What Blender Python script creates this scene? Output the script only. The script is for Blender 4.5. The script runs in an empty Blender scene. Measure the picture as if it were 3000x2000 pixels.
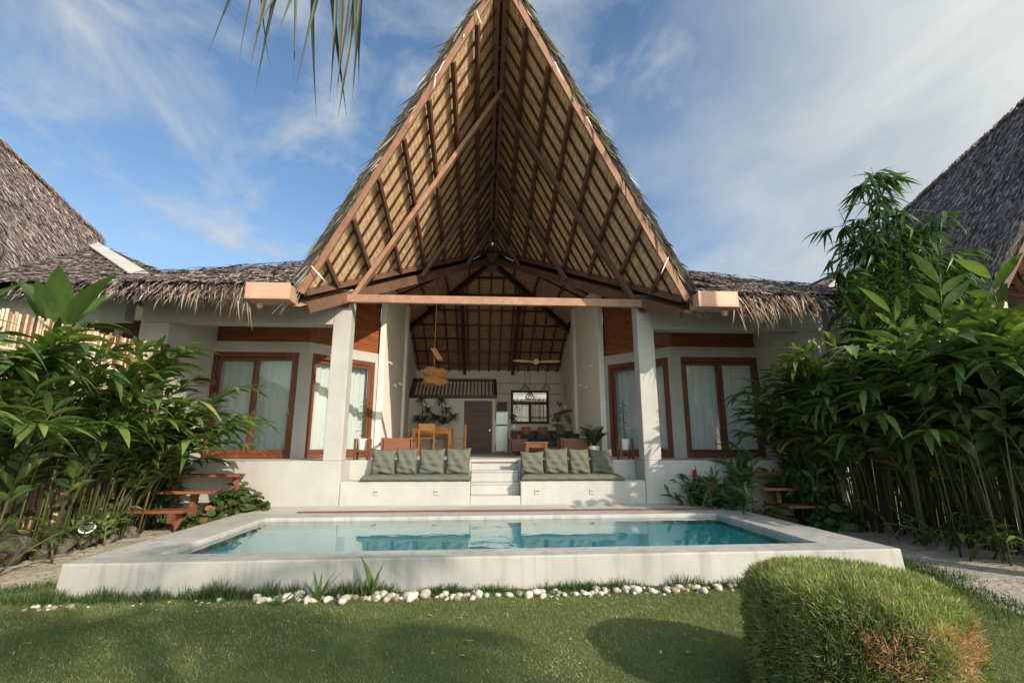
import bpy, math, random
import numpy as np
from mathutils import Vector as Vec
random.seed(7); RNG = np.random.default_rng(11)
PI = math.pi; sin = math.sin; cos = math.cos
SC = bpy.context.scene; COL = SC.collection
XC = 0.26                      # the villa's axis of symmetry

# ---------------------------------------------------------------- materials
def new_mat(name):
    m = bpy.data.materials.new(name); m.use_nodes = True
    nt = m.node_tree; nt.nodes.clear()
    out = nt.nodes.new('ShaderNodeOutputMaterial')
    return m, nt, out
def nd(nt, typ, **kw):
    n = nt.nodes.new(typ)
    for k, v in kw.items():
        if k.startswith('i_'):
            key = k[2:]
            n.inputs[int(key) if key.isdigit() else key.replace('_', ' ')].default_value = v
        else: setattr(n, k, v)
    return n
def ramp(nt, fac, stops, interp='LINEAR'):
    r = nt.nodes.new('ShaderNodeValToRGB'); e = r.color_ramp.elements
    r.color_ramp.interpolation = interp
    while len(e) < len(stops): e.new(0.5)
    for el, (p, c) in zip(e, stops):
        el.position = p; el.color = (c[0], c[1], c[2], 1)
    nt.links.new(fac, r.inputs[0]); return r.outputs[0]
def coords(nt, scale=(1, 1, 1), attr=None, rot=(0, 0, 0)):
    if attr:
        a = nd(nt, 'ShaderNodeAttribute', attribute_name=attr); o = a.outputs['Vector']
    else:
        a = nd(nt, 'ShaderNodeTexCoord'); o = a.outputs['Object']
    mp = nd(nt, 'ShaderNodeMapping'); mp.inputs['Scale'].default_value = scale
    mp.inputs['Rotation'].default_value = rot
    nt.links.new(o, mp.inputs[0]); return mp.outputs[0]
def noise(nt, vec, scale, detail=4, rough=0.55, dist=0.0):
    n = nd(nt, 'ShaderNodeTexNoise', i_Scale=scale, i_Detail=detail, i_Roughness=rough, i_Distortion=dist)
    nt.links.new(vec, n.inputs['Vector']); return n.outputs[0]
def mixc(nt, fac, a, b, mode='MIX'):
    m = nd(nt, 'ShaderNodeMix', data_type='RGBA', blend_type=mode)
    for sock, v in ((m.inputs[0], fac), (m.inputs[6], a), (m.inputs[7], b)):
        if hasattr(v, 'is_linked') or hasattr(v, 'links'): nt.links.new(v, sock)
        elif isinstance(v, (int, float)): sock.default_value = v
        else: sock.default_value = (v[0], v[1], v[2], 1)
    return m.outputs[2]
def math_(nt, op, a, b=0.0, c=None):
    m = nd(nt, 'ShaderNodeMath', operation=op)
    for i, v in enumerate((a, b, c)):
        if v is None: continue
        if hasattr(v, 'links'): nt.links.new(v, m.inputs[i])
        else: m.inputs[i].default_value = v
    return m.outputs[0]
def principled(nt, out, color, rough=0.6, bump=None, bstr=0.2, bdist=0.02, spec=0.4, metal=0.0):
    p = nd(nt, 'ShaderNodeBsdfPrincipled', i_Metallic=metal)
    p.inputs['Specular IOR Level'].default_value = spec
    if hasattr(color, 'links'): nt.links.new(color, p.inputs['Base Color'])
    else: p.inputs['Base Color'].default_value = (*color, 1)
    if hasattr(rough, 'links'): nt.links.new(rough, p.inputs['Roughness'])
    else: p.inputs['Roughness'].default_value = rough
    if bump is not None:
        b = nd(nt, 'ShaderNodeBump', i_Strength=bstr, i_Distance=bdist)
        nt.links.new(bump, b.inputs['Height']); nt.links.new(b.outputs[0], p.inputs['Normal'])
    nt.links.new(p.outputs[0], out.inputs[0]); return p
def rnd_attr(nt, name='rnd'):
    return nd(nt, 'ShaderNodeAttribute', attribute_name=name).outputs['Fac']

def mat_plaster(name, col, var=0.12, stains=0.0, rough=0.75):
    m, nt, out = new_mat(name); v = coords(nt)
    n1 = noise(nt, v, 1.3, 6, 0.6); n2 = noise(nt, v, 9.0, 4, 0.6); n3 = noise(nt, coords(nt, (1, 1, 1)), 60, 2)
    a = ramp(nt, n1, [(0.3, tuple(c * (1 - var) for c in col)), (0.7, tuple(min(1, c * (1 + var * .35)) for c in col))])
    a = mixc(nt, ramp(nt, n2, [(0.45, (0, 0, 0)), (0.8, (.22, .22, .22))]), a, tuple(c * .82 for c in col))
    if stains:
        st = noise(nt, coords(nt, (7, 7, .35)), 1.0, 5, 0.6)
        a = mixc(nt, ramp(nt, st, [(0.5, (0, 0, 0)), (0.72, (stains,) * 3)]), a, (col[0] * .42, col[1] * .42, col[2] * .4))
    principled(nt, out, a, rough, math_(nt, 'ADD', n3, math_(nt, 'MULTIPLY', n2, 2.0)), 0.15, 0.01, 0.3); return m
def mat_wood(name, dark, light, scale=(1, 1, 1), axis='X', rough=0.45, wav=0.0):
    m, nt, out = new_mat(name)
    s = {'X': (1.2, 16, 16), 'Y': (16, 1.2, 16), 'Z': (16, 16, 1.2), 'A': (6, 6, 6)}[axis]
    v = coords(nt, tuple(a * b for a, b in zip(s, scale)))
    n1 = noise(nt, v, 1.0, 6, 0.6, 0.6); n2 = noise(nt, coords(nt), 2.2, 3)
    c = ramp(nt, n1, [(0.25, dark), (0.5, tuple((a + b) / 2 for a, b in zip(dark, light))), (0.75, light)])
    c = mixc(nt, ramp(nt, n2, [(0.35, (0, 0, 0)), (0.75, (.45,) * 3)]), c, tuple(x * .65 for x in dark))
    principled(nt, out, c, rough, n1, 0.12, 0.004, 0.4); return m
def mat_panel(name, dark, light):
    m, nt, out = new_mat(name)
    v = coords(nt, (0.55, 0.55, 5.0)); n1 = noise(nt, v, 1.0, 5, 0.55, 1.5)
    w = ramp(nt, n1, [(0.3, dark), (0.42, light), (0.5, tuple(x * .55 for x in light)), (0.56, light), (0.75, tuple(x * .8 for x in light))])
    f = noise(nt, coords(nt, (3, 3, 60)), 1.0, 3)
    w = mixc(nt, ramp(nt, f, [(0.4, (0, 0, 0)), (0.7, (.35,) * 3)]), w, dark)
    principled(nt, out, w, 0.38, f, 0.05, 0.003, 0.4); return m
def mat_flat(name, col, rough=0.5, metal=0.0, var=0.1, spec=0.4):
    m, nt, out = new_mat(name); n = noise(nt, coords(nt), 7.0, 4)
    c = ramp(nt, n, [(0.3, tuple(x * (1 - var) for x in col)), (0.7, tuple(min(1, x * (1 + var)) for x in col))])
    principled(nt, out, c, rough, n, 0.04, 0.004, spec, metal); return m
def mat_leaf(name, stops, transl=0.3, rough=0.42, spec=0.35, attr='rnd', vein=True):
    m, nt, out = new_mat(name)
    c = ramp(nt, rnd_attr(nt, attr), stops)
    n = noise(nt, coords(nt), 14, 3)
    c = mixc(nt, ramp(nt, n, [(0.4, (0, 0, 0)), (0.75, (.35,) * 3)]), c, tuple(x * .55 for x in stops[0][1]))
    p = principled(nt, out, c, rough, None, spec=spec)
    t = nd(nt, 'ShaderNodeBsdfTranslucent')
    c2 = mixc(nt, 1.0, c, (1.25, 1.3, .5), 'MULTIPLY')
    nt.links.new(c2, t.inputs[0])
    mx = nd(nt, 'ShaderNodeMixShader'); mx.inputs[0].default_value = transl
    nt.links.new(p.outputs[0], mx.inputs[1]); nt.links.new(t.outputs[0], mx.inputs[2])
    nt.links.new(mx.outputs[0], out.inputs[0]); return m
def mat_strip(name, stops, transl=0.1, rough=0.75):
    return mat_leaf(name, stops, transl, rough, 0.2)

M = {}
M['plaster'] = mat_plaster('white_plaster', (.445, .435, .408), .15, .10)
M['plaster_in'] = mat_plaster('cream_plaster', (.84, .78, .69), .06)
M['cement'] = mat_plaster('pool_cement', (.42, .41, .385), .24, .55)
M['deck'] = mat_plaster('deck_cement', (.475, .455, .42), .2)
M['mahog'] = mat_wood('mahogany', (.095, .028, .013), (.235, .078, .034), axis='Z')
M['mahog_h'] = mat_wood('mahogany_flat', (.13, .026, .010), (.33, .085, .028), axis='X')
M['mahog_dark'] = mat_wood('dark_mahogany', (.045, .016, .010), (.11, .04, .025), axis='X')
M['panel'] = mat_panel('veneer_panel', (.10, .030, .013), (.29, .088, .032))
M['beam'] = mat_wood('lit_red_beam_wood', (.27, .140, .088), (.44, .25, .165), axis='A', rough=.6)
M['barge'] = mat_wood('orange_barge_wood', (.23, .108, .066), (.36, .18, .115), axis='A', rough=.6)
M['ridge'] = mat_wood('ridge_beam_wood', (.17, .08, .05), (.30, .155, .10), axis='A', rough=.65)
M['beam_dark'] = mat_wood('brown_and_shaded_beam_wood', (.095, .048, .033), (.18, .095, .064), axis='A', rough=.65)  # brown timber, also the shaded copy of the rafter wood
M['copper'] = mat_wood('copper_board', (.46, .25, .17), (.62, .37, .26), axis='X', rough=.45)
M['pine'] = mat_wood('orange_wood', (.50, .18, .04), (.74, .33, .09), axis='A', rough=.4)
M['redwood'] = mat_wood('red_bench_wood', (.16, .055, .032), (.30, .125, .075), axis='X', rough=.5)
M['fabric'] = mat_flat('sage_canvas', (.118, .124, .098), .9, 0, .10, .15)
M['fabric_dark'] = mat_flat('dark_green_canvas', (.055, .065, .055), .9, 0, .12, .15)
M['white'] = mat_flat('white_paint', (.75, .74, .70), .5)
M['black'] = mat_flat('black_metal', (.02, .02, .02), .4)
M['steel'] = mat_flat('brushed_steel', (.55, .58, .60), .35, .85, .05)
M['pale_wood'] = mat_flat('pale_wood', (.78, .60, .36), .5)
M['door_brown'] = mat_wood('door_brown', (.10, .048, .042), (.17, .09, .08), axis='X')
M['switch'] = mat_flat('beige_plastic', (.42, .40, .35), .5)
M['fridge'] = mat_flat('fridge_grey', (.74, .80, .84), .35, .3, .03)
M['rattan'] = mat_strip('rattan', [(0, (.42, .19, .06)), (.6, (.62, .33, .12)), (1, (.75, .48, .22))], .25)
M['curtain'] = mat_flat('curtain_cloth', (.86, .90, .88), .9, 0, .05, .1)
def mat_curtain():
    m, nt, out = new_mat('curtain_cloth'); p = principled(nt, out, (.88, .92, .90), .9, None, spec=.1)
    t = nd(nt, 'ShaderNodeBsdfTranslucent'); t.inputs[0].default_value = (.80, .90, .88, 1); mx = nd(nt, 'ShaderNodeMixShader'); mx.inputs[0].default_value = .4
    nt.links.new(p.outputs[0], mx.inputs[1]); nt.links.new(t.outputs[0], mx.inputs[2]); nt.links.new(mx.outputs[0], out.inputs[0]); return m
M['curtain'] = mat_curtain()
M['leather'] = mat_flat('tan_leather', (.26, .085, .035), .5, 0, .15)
M['rail_red'] = mat_flat('red_slot_cover', (.15, .055, .05), .6)
M['net'] = mat_flat('dark_roof_net', (.045, .05, .065), .8, 0, .3)
def mat_stone():
    m, nt, out = new_mat('white_stone'); v = coords(nt); oi = nd(nt, 'ShaderNodeObjectInfo')
    c = ramp(nt, oi.outputs['Random'], [(0, (.20, .165, .12)), (.25, (.38, .33, .26)), (.6, (.50, .46, .39)), (1, (.60, .56, .49))])
    n = noise(nt, v, 30, 4, .6); c = mixc(nt, ramp(nt, n, [(.45, (0, 0, 0)), (.75, (.55,) * 3)]), c, (.22, .19, .14))
    principled(nt, out, c, .85, n, .5, .01, .2); return m
M['stone'] = mat_stone()
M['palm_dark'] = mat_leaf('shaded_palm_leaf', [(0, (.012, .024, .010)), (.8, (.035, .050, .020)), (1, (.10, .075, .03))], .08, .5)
def mat_rock():
    m, nt, out = new_mat('coral_rock'); v = coords(nt); n1 = noise(nt, v, 4, 6, .7); n2 = noise(nt, v, 24, 5, .7)
    c = ramp(nt, n1, [(.35, (.07, .062, .045)), (.52, (.19, .17, .14)), (.7, (.34, .31, .26))]); c = mixc(nt, ramp(nt, n2, [(.45, (0, 0, 0)), (.65, (.8,) * 3)]), c, (.05, .045, .032))
    principled(nt, out, c, .95, math_(nt, 'ADD', n2, math_(nt, 'MULTIPLY', n1, 2.0)), 1.0, .06, .1); return m
M['rock'] = mat_rock()
M['pot'] = mat_flat('white_pot', (.78, .76, .72), .6)
M['soil'] = mat_flat('potting_soil', (.05, .035, .025), .9)

# foliage
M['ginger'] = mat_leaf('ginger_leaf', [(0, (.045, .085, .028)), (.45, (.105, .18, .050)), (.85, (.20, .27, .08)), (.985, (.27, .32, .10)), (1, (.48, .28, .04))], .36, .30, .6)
M['ginger_stem'] = mat_leaf('ginger_stem', [(0, (.035, .055, .018)), (.8, (.10, .11, .04)), (1, (.17, .13, .06))], .05)
M['bamboo'] = mat_leaf('bamboo_leaf', [(0, (.020, .055, .022)), (.6, (.052, .115, .035)), (1, (.13, .19, .05))], .32, .38)
M['palm'] = mat_leaf('palm_leaf', [(0, (.025, .055, .012)), (.6, (.06, .105, .022)), (1, (.12, .15, .04))], .3, .4, .45)
M['banana'] = mat_leaf('banana_leaf', [(0, (.06, .12, .03)), (1, (.13, .22, .06))], .4, .35, .4)
M['shrub'] = mat_leaf('shrub_leaf', [(0, (.030, .075, .028)), (.6, (.070, .135, .040)), (1, (.15, .21, .07))], .25, .4, .45)
M['begonia'] = mat_leaf('begonia_leaf', [(0, (.035, .06, .022)), (.7, (.075, .115, .035)), (.9, (.11, .14, .05)), (1, (.40, .15, .06))], .25, .4)
M['yucca'] = mat_leaf('yucca_leaf', [(0, (.04, .075, .035)), (1, (.13, .19, .085))], .15, .45)
M['hedge'] = mat_leaf('hedge_needle', [(0, (.08, .115, .03)), (.35, (.215, .27, .085)), (.66, (.37, .42, .16)), (.72, (.34, .30, .12)), (.80, (.46, .24, .135)), (1, (.60, .38, .25))], .3, .5)
M['hedge_core'] = mat_flat('hedge_twigs', (.035, .035, .016), .9, 0, .4)
M['grass'] = mat_leaf('grass_blade', [(0, (.085, .125, .045)), (.5, (.165, .225, .088)), (.85, (.27, .315, .14)), (.955, (.36, .34, .15)), (1, (.60, .52, .34))], .25, .55, .25)
M['tall_grass'] = mat_leaf('tall_grass_blade', [(0, (.035, .065, .018)), (.6, (.09, .14, .04)), (1, (.20, .23, .09))], .25, .5, .25)
M['trunk'] = mat_flat('palm_trunk', (.20, .16, .12), .9, 0, .3)
M['flower'] = mat_leaf('red_flower', [(0, (.45, .015, .02)), (1, (.6, .04, .03))], .2)
M['flower_o'] = mat_leaf('orange_flower', [(0, (.6, .16, .05)), (1, (.75, .30, .10))], .2)
M['bamboo_pole'] = mat_leaf('bamboo_pole', [(0, (.06, .025, .015)), (.25, (.20, .10, .055)), (.5, (.46, .34, .23)), (1, (.70, .61, .48))], .0, .55)
M['bamboo_shade'] = mat_leaf('shaded_bamboo', [(0, (.05, .035, .025)), (.5, (.12, .09, .065)), (1, (.20, .16, .12))], .0, .7)  # darker bamboo copy, the right fence's shade is put into its colour
# thatch
M['thatch'] = mat_strip('grey_thatch', [(0, (.05, .042, .044)), (.3, (.15, .122, .122)), (.65, (.33, .27, .255)), (.92, (.50, .42, .37)), (1, (.62, .55, .48))], .06)
M['thatch_base'] = mat_flat('thatch_base', (.055, .045, .044), .95, 0, .4)
M['thatch_edge'] = mat_strip('green_grey_thatch', [(0, (.06, .055, .04)), (.3, (.20, .18, .13)), (.7, (.44, .41, .33)), (1, (.78, .74, .67))], .15)
M['fringe'] = mat_strip('brown_thatch_fringe', [(0, (.07, .045, .035)), (.4, (.21, .14, .105)), (.8, (.38, .28, .21)), (1, (.55, .45, .37))], .12)

def mat_lining(name, c0, c1, c2):
    m, nt, out = new_mat(name)
    v = coords(nt, (1, 1, 1), 'uvm')
    sp = nd(nt, 'ShaderNodeSeparateXYZ'); nt.links.new(v, sp.inputs[0])
    mp = nd(nt, 'ShaderNodeMapping'); mp.inputs['Scale'].default_value = (2.0, 22.0, 1)
    nt.links.new(v, mp.inputs[0])
    mp2 = nd(nt, 'ShaderNodeMapping'); mp2.inputs['Scale'].default_value = (26.0, 3.0, 1)
    nt.links.new(v, mp2.inputs[0])
    n1 = noise(nt, mp.outputs[0], 1.0, 5, .65); n2 = noise(nt, mp2.outputs[0], 1.0, 4, .6); n3 = noise(nt, v, 2.3, 4, .6)
    c = ramp(nt, n2, [(.3, c0), (.52, c1), (.75, c2)])
    c = mixc(nt, ramp(nt, n1, [(.42, (0, 0, 0)), (.62, (.55,) * 3)]), c, tuple(x * .6 for x in c0))
    c = mixc(nt, ramp(nt, n3, [(.35, (0, 0, 0)), (.7, (.5,) * 3)]), c, (c1[0] * .8, c1[1] * .6, c1[2] * .45))
    row = math_(nt, 'FRACT', math_(nt, 'MULTIPLY', sp.outputs[1], 9.0))
    line = math_(nt, 'LESS_THAN', math_(nt, 'ADD', row, math_(nt, 'MULTIPLY', n2, .2)), .24)
    c = mixc(nt, math_(nt, 'MULTIPLY', line, .42), c, tuple(x * .35 for x in c0))
    principled(nt, out, c, .85, math_(nt, 'ADD', n2, row), .35, .02, .15); return m
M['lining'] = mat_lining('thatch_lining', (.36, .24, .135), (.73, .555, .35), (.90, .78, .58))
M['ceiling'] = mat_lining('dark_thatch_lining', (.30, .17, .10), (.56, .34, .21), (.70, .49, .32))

def mat_glass():
    m, nt, out = new_mat('window_glass')
    tr = nd(nt, 'ShaderNodeBsdfTransparent'); tr.inputs[0].default_value = (.94, .98, .97, 1)
    gl = nd(nt, 'ShaderNodeBsdfGlossy', i_Roughness=.02)
    fr = nd(nt, 'ShaderNodeFresnel', i_IOR=1.55)
    f = math_(nt, 'MULTIPLY_ADD', fr.outputs[0], 1.3, .02)
    mx = nd(nt, 'ShaderNodeMixShader'); nt.links.new(f, mx.inputs[0])
    nt.links.new(tr.outputs[0], mx.inputs[1]); nt.links.new(gl.outputs[0], mx.inputs[2])
    nt.links.new(mx.outputs[0], out.inputs[0]); return m
M['glass'] = mat_glass()
def mat_water():
    m, nt, out = new_mat('pool_water')
    v = coords(nt); n = math_(nt, 'ADD', noise(nt, v, 1.6, 2, .5), math_(nt, 'MULTIPLY', noise(nt, v, 6.0, 2, .5), .25))
    b = nd(nt, 'ShaderNodeBump', i_Strength=.10, i_Distance=.03); nt.links.new(n, b.inputs['Height'])
    tr = nd(nt, 'ShaderNodeBsdfTransparent'); tr.inputs[0].default_value = (.80, .985, .99, 1)
    gl = nd(nt, 'ShaderNodeBsdfGlossy', i_Roughness=.01); gl.inputs[0].default_value = (.93, .97, .96, 1)
    fr = nd(nt, 'ShaderNodeFresnel', i_IOR=1.333)
    nt.links.new(b.outputs[0], gl.inputs['Normal']); nt.links.new(b.outputs[0], fr.inputs['Normal'])
    mx = nd(nt, 'ShaderNodeMixShader'); nt.links.new(math_(nt, 'MINIMUM', math_(nt, 'MULTIPLY', fr.outputs[0], 1.4), .95), mx.inputs[0])
    nt.links.new(tr.outputs[0], mx.inputs[1]); nt.links.new(gl.outputs[0], mx.inputs[2])
    nt.links.new(mx.outputs[0], out.inputs[0]); return m
M['water'] = mat_water()
M['basin'] = mat_plaster('turquoise_pool_lining', (.28, .86, .90), .10)
def mat_ground():
    m, nt, out = new_mat('coral_sand'); v = coords(nt)
    n1 = noise(nt, v, .8, 6, .65); n2 = noise(nt, v, 22, 5, .7); n3 = noise(nt, v, 3.0, 4, .6)
    c = ramp(nt, n1, [(.3, (.38, .335, .275)), (.7, (.60, .545, .475))])
    c = mixc(nt, ramp(nt, n2, [(.45, (0, 0, 0)), (.7, (.7,) * 3)]), c, (.17, .14, .10))
    c = mixc(nt, ramp(nt, n3, [(.55, (0, 0, 0)), (.75, (.6,) * 3)]), c, (.14, .12, .075))
    principled(nt, out, c, .95, math_(nt, 'ADD', n2, math_(nt, 'MULTIPLY', n3, 3.0)), .8, .03, .1); return m
M['ground'] = mat_ground()
def mat_lawn():
    m, nt, out = new_mat('lawn_soil'); v = coords(nt)
    n1 = noise(nt, v, 1.2, 5, .6); n2 = noise(nt, v, 40, 4, .7)
    c = ramp(nt, n1, [(.3, (.085, .10, .034)), (.7, (.14, .155, .058))])
    c = mixc(nt, ramp(nt, n2, [(.4, (0, 0, 0)), (.75, (.6,) * 3)]), c, (.06, .065, .026))
    principled(nt, out, c, .95, n2, .6, .02, .1); return m
M['lawn'] = mat_lawn()

# ---------------------------------------------------------------- mesh building
def attach(o, name, mat, parent, origin):
    COL.objects.link(o)
    o.data.materials.append(mat) if mat else None
    if parent is not None:
        o.parent = parent; o.location = (0, 0, 0)
    else: o.location = origin
    return o
def root_loc(p):
    l = Vec((0, 0, 0))
    while p is not None: l = l + p.location; p = p.parent
    return np.array(l)
class MB:
    def __init__(s): s.v = []; s.f = []; s.r = []; s.uv = []
    def poly(s, pts, r=None, uv=None):
        i = len(s.v); s.v += [tuple(p) for p in pts]; s.f.append(tuple(range(i, i + len(pts))))
        s.r.append(random.random() if r is None else r)
        s.uv += [tuple(u) for u in uv] if uv else [(0, 0)] * len(pts)
        return s
    def faces(s, vs, fs, r=None):
        i = len(s.v); s.v += [tuple(p) for p in vs]; s.uv += [(0, 0)] * len(vs)
        rr = random.random() if r is None else r
        for f in fs: s.f.append(tuple(i + k for k in f)); s.r.append(rr)
        return s
    def box(s, x0, x1, y0, y1, z0, z1, r=None):
        v = [(x0, y0, z0), (x1, y0, z0), (x1, y1, z0), (x0, y1, z0), (x0, y0, z1), (x1, y0, z1), (x1, y1, z1), (x0, y1, z1)]
        return s.faces(v, [(0, 3, 2, 1), (4, 5, 6, 7), (0, 1, 5, 4), (1, 2, 6, 5), (2, 3, 7, 6), (3, 0, 4, 7)], r)
    def beam(s, p0, p1, w, h, up=(0, 0, 1), r=None):
        p0 = Vec(p0); p1 = Vec(p1); d = (p1 - p0).normalized(); sd = d.cross(Vec(up))
        sd = sd.normalized() if sd.length > 1e-5 else Vec((1, 0, 0)); u = sd.cross(d).normalized()
        sd *= w / 2; u *= h / 2; v = []
        for p in (p0, p1): v += [p - sd - u, p + sd - u, p + sd + u, p - sd + u]
        return s.faces(v, [(0, 1, 2, 3), (7, 6, 5, 4), (4, 5, 1, 0), (5, 6, 2, 1), (6, 7, 3, 2), (7, 4, 0, 3)], r)
    def tube(s, pts, rad, n=8, r=None, cap=True):
        pts = [Vec(p) for p in pts]; vs = []; fs = []
        rad = rad if hasattr(rad, '__len__') else [rad] * len(pts)
        for i, p in enumerate(pts):
            d = (pts[min(i + 1, len(pts) - 1)] - pts[max(i - 1, 0)]).normalized()
            a = d.cross(Vec((0, 0, 1))); a = a.normalized() if a.length > 1e-3 else Vec((1, 0, 0)); b = d.cross(a)
            for k in range(n): vs.append(p + (a * cos(2 * PI * k / n) + b * sin(2 * PI * k / n)) * rad[i])
        for i in range(len(pts) - 1):
            for k in range(n):
                fs.append((i * n + k, (i + 1) * n + k, (i + 1) * n + (k + 1) % n, i * n + (k + 1) % n))
        if cap: fs.append(tuple(range(n))); fs.append(tuple(reversed(range((len(pts) - 1) * n, len(pts) * n))))
        return s.faces(vs, fs, r)
    def lathe(s, prof, c, n=20, r=None):
        vs = []; fs = []
        for (rr, z) in prof:
            for k in range(n): vs.append((c[0] + rr * cos(2 * PI * k / n), c[1] + rr * sin(2 * PI * k / n), c[2] + z))
        for i in range(len(prof) - 1):
            for k in range(n): fs.append((i * n + k, i * n + (k + 1) % n, (i + 1) * n + (k + 1) % n, (i + 1) * n + k))
        fs.append(tuple(reversed(range(n)))); fs.append(tuple(range((len(prof) - 1) * n, len(prof) * n)))
        return s.faces(vs, fs, r)
    def prism(s, poly, vec, r=None):
        n = len(poly); vec = Vec(vec); a = [Vec(p) for p in poly]; b = [p + vec for p in a]
        fs = [tuple(range(n)), tuple(reversed(range(n, 2 * n)))]
        for i in range(n): j = (i + 1) % n; fs.append((i, i + n, j + n, j))
        return s.faces(a + b, fs, r)
    def grid(s, P, r=None):            # P: rows of points
        nr = len(P); nc = len(P[0]); vs = [p for row in P for p in row]
        fs = [(i * nc + j, i * nc + j + 1, (i + 1) * nc + j + 1, (i + 1) * nc + j) for i in range(nr - 1) for j in range(nc - 1)]
        return s.faces(vs, fs, r)
    def build(s, name, mat, parent=None, smooth=False, bevel=0.0, uv=False, fix=True):
        V = np.array(s.v, dtype=float)
        if parent is not None: org = root_loc(parent)
        else:
            lo = V.min(0); hi = V.max(0); org = np.array([(lo[0] + hi[0]) / 2, (lo[1] + hi[1]) / 2, lo[2]])
        me = bpy.data.meshes.new(name); me.from_pydata((V - org).tolist(), [], s.f)
        a = me.attributes.new('rnd', 'FLOAT', 'FACE'); a.data.foreach_set('value', np.array(s.r, dtype=np.float32))
        if uv:
            b = me.attributes.new('uvm', 'FLOAT_VECTOR', 'POINT')
            b.data.foreach_set('vector', np.array([(u[0], u[1], 0) for u in s.uv], dtype=np.float32).ravel())
        if fix:
            import bmesh
            bm = bmesh.new(); bm.from_mesh(me); bmesh.ops.recalc_face_normals(bm, faces=bm.faces); bm.to_mesh(me); bm.free()
        if smooth: me.shade_smooth()
        me.update(); o = bpy.data.objects.new(name, me); attach(o, name, mat, parent, tuple(org))
        if bevel:
            md = o.modifiers.new('bevel', 'BEVEL'); md.width = bevel; md.segments = 2; md.limit_method = 'ANGLE'; md.angle_limit = 0.6
        return o
def norm(a): return a / np.maximum(np.linalg.norm(a, axis=-1, keepdims=True), 1e-9)
class Rib:
    """collects leaf / straw / blade ribbons, builds them as one mesh"""
    def __init__(s): s.B = []; s.D = []; s.N = []; s.L = []; s.W = []; s.K = []; s.R = []
    def add(s, b, d, n, L, W, k=0.0, r=None):
        s.B.append(b); s.D.append(d); s.N.append(n); s.L.append(L); s.W.append(W); s.K.append(k)
        s.R.append(random.random() if r is None else r)
    def many(s, B, D, N, L, W, K, R):
        s.B += list(B); s.D += list(D); s.N += list(N); s.L += list(L); s.W += list(W); s.K += list(K); s.R += list(R)
    def build(s, name, mat, parent=None, prof=(.35, 1, .9, .5, .03), fold=0.0, gravity=0.0, smooth=True):
        B = np.array(s.B, float); D = norm(np.array(s.D, float)); N = np.array(s.N, float)
        S = norm(np.cross(D, N)); N = norm(np.cross(S, D))
        L = np.array(s.L)[:, None]; W = np.array(s.W)[:, None]; K = np.array(s.K)[:, None]
        n = len(B); k = len(prof); rows = []
        for i, w in enumerate(prof):
            t = i / (k - 1)
            c = B + D * L * t + N * (K * L * t * t)
            c[:, 2] -= (gravity * L * t * t)[:, 0]
            hw = S * W * (w * .5)
            if fold: rows += [c - hw + N * W * fold * w, c, c + hw + N * W * fold * w]
            else: rows += [c - hw, c + hw]
        m = 3 if fold else 2
        V = np.stack(rows, 1).reshape(-1, 3)
        per = k * m; base = (np.arange(n) * per)[:, None, None]; q = []
        for i in range(k - 1):
            for j in range(m - 1):
                a = i * m + j; q.append([a, a + 1, a + m + 1, a + m])
        q = np.array(q)[None]; F = (base + q).reshape(-1, 4)
        if parent is not None: org = root_loc(parent)
        else:
            lo = V.min(0); hi = V.max(0); org = np.array([(lo[0] + hi[0]) / 2, (lo[1] + hi[1]) / 2, lo[2]])
        me = bpy.data.meshes.new(name); nf = len(F)
        me.vertices.add(len(V)); me.vertices.foreach_set('co', (V - org).astype(np.float32).ravel())
        me.loops.add(nf * 4); me.loops.foreach_set('vertex_index', F.astype(np.int32).ravel())
        me.polygons.add(nf); me.polygons.foreach_set('loop_start', (np.arange(nf) * 4).astype(np.int32))
        a = me.attributes.new('rnd', 'FLOAT', 'FACE')
        a.data.foreach_set('value', np.repeat(np.array(s.R), (k - 1) * (m - 1)).astype(np.float32))
        me.update(calc_edges=True); me.validate()
        if smooth: me.shade_smooth()
        o = bpy.data.objects.new(name, me); return attach(o, name, mat, parent, tuple(org))

def tag(o, label=None, cat=None, group=None, kind=None):
    if label: o['label'] = label
    if cat: o['category'] = cat
    if group: o['group'] = group
    if kind: o['kind'] = kind
    return o
def thing(name, loc, label, cat, group=None):
    o = bpy.data.objects.new(name, None); COL.objects.link(o); o.location = loc; o.empty_display_size = .2
    return tag(o, label, cat, group)
def copy_tree(o, loc, label=None):
    r = o.copy(); COL.objects.link(r); r.location = loc
    if label: r['label'] = label
    for ch in o.children:
        c = ch.copy(); COL.objects.link(c); c.parent = r
        for g in ch.children:
            d = g.copy(); COL.objects.link(d); d.parent = c
    return r
def sample_poly(poly, n):
    P = np.array(poly, float); tri = [(P[0], P[i], P[i + 1]) for i in range(1, len(P) - 1)]
    ar = np.array([np.linalg.norm(np.cross(b - a, c - a)) / 2 for a, b, c in tri])
    idx = RNG.choice(len(tri), n, p=ar / ar.sum()); u = RNG.random(n); v = RNG.random(n)
    f = u + v > 1; u[f] = 1 - u[f]; v[f] = 1 - v[f]
    T = np.array(tri)[idx]
    return T[:, 0] + (T[:, 1] - T[:, 0]) * u[:, None] + (T[:, 2] - T[:, 0]) * v[:, None]
def area(poly):
    P = np.array(poly, float)
    return sum(np.linalg.norm(np.cross(P[i] - P[0], P[i + 1] - P[0])) / 2 for i in range(1, len(P) - 1))
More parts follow.
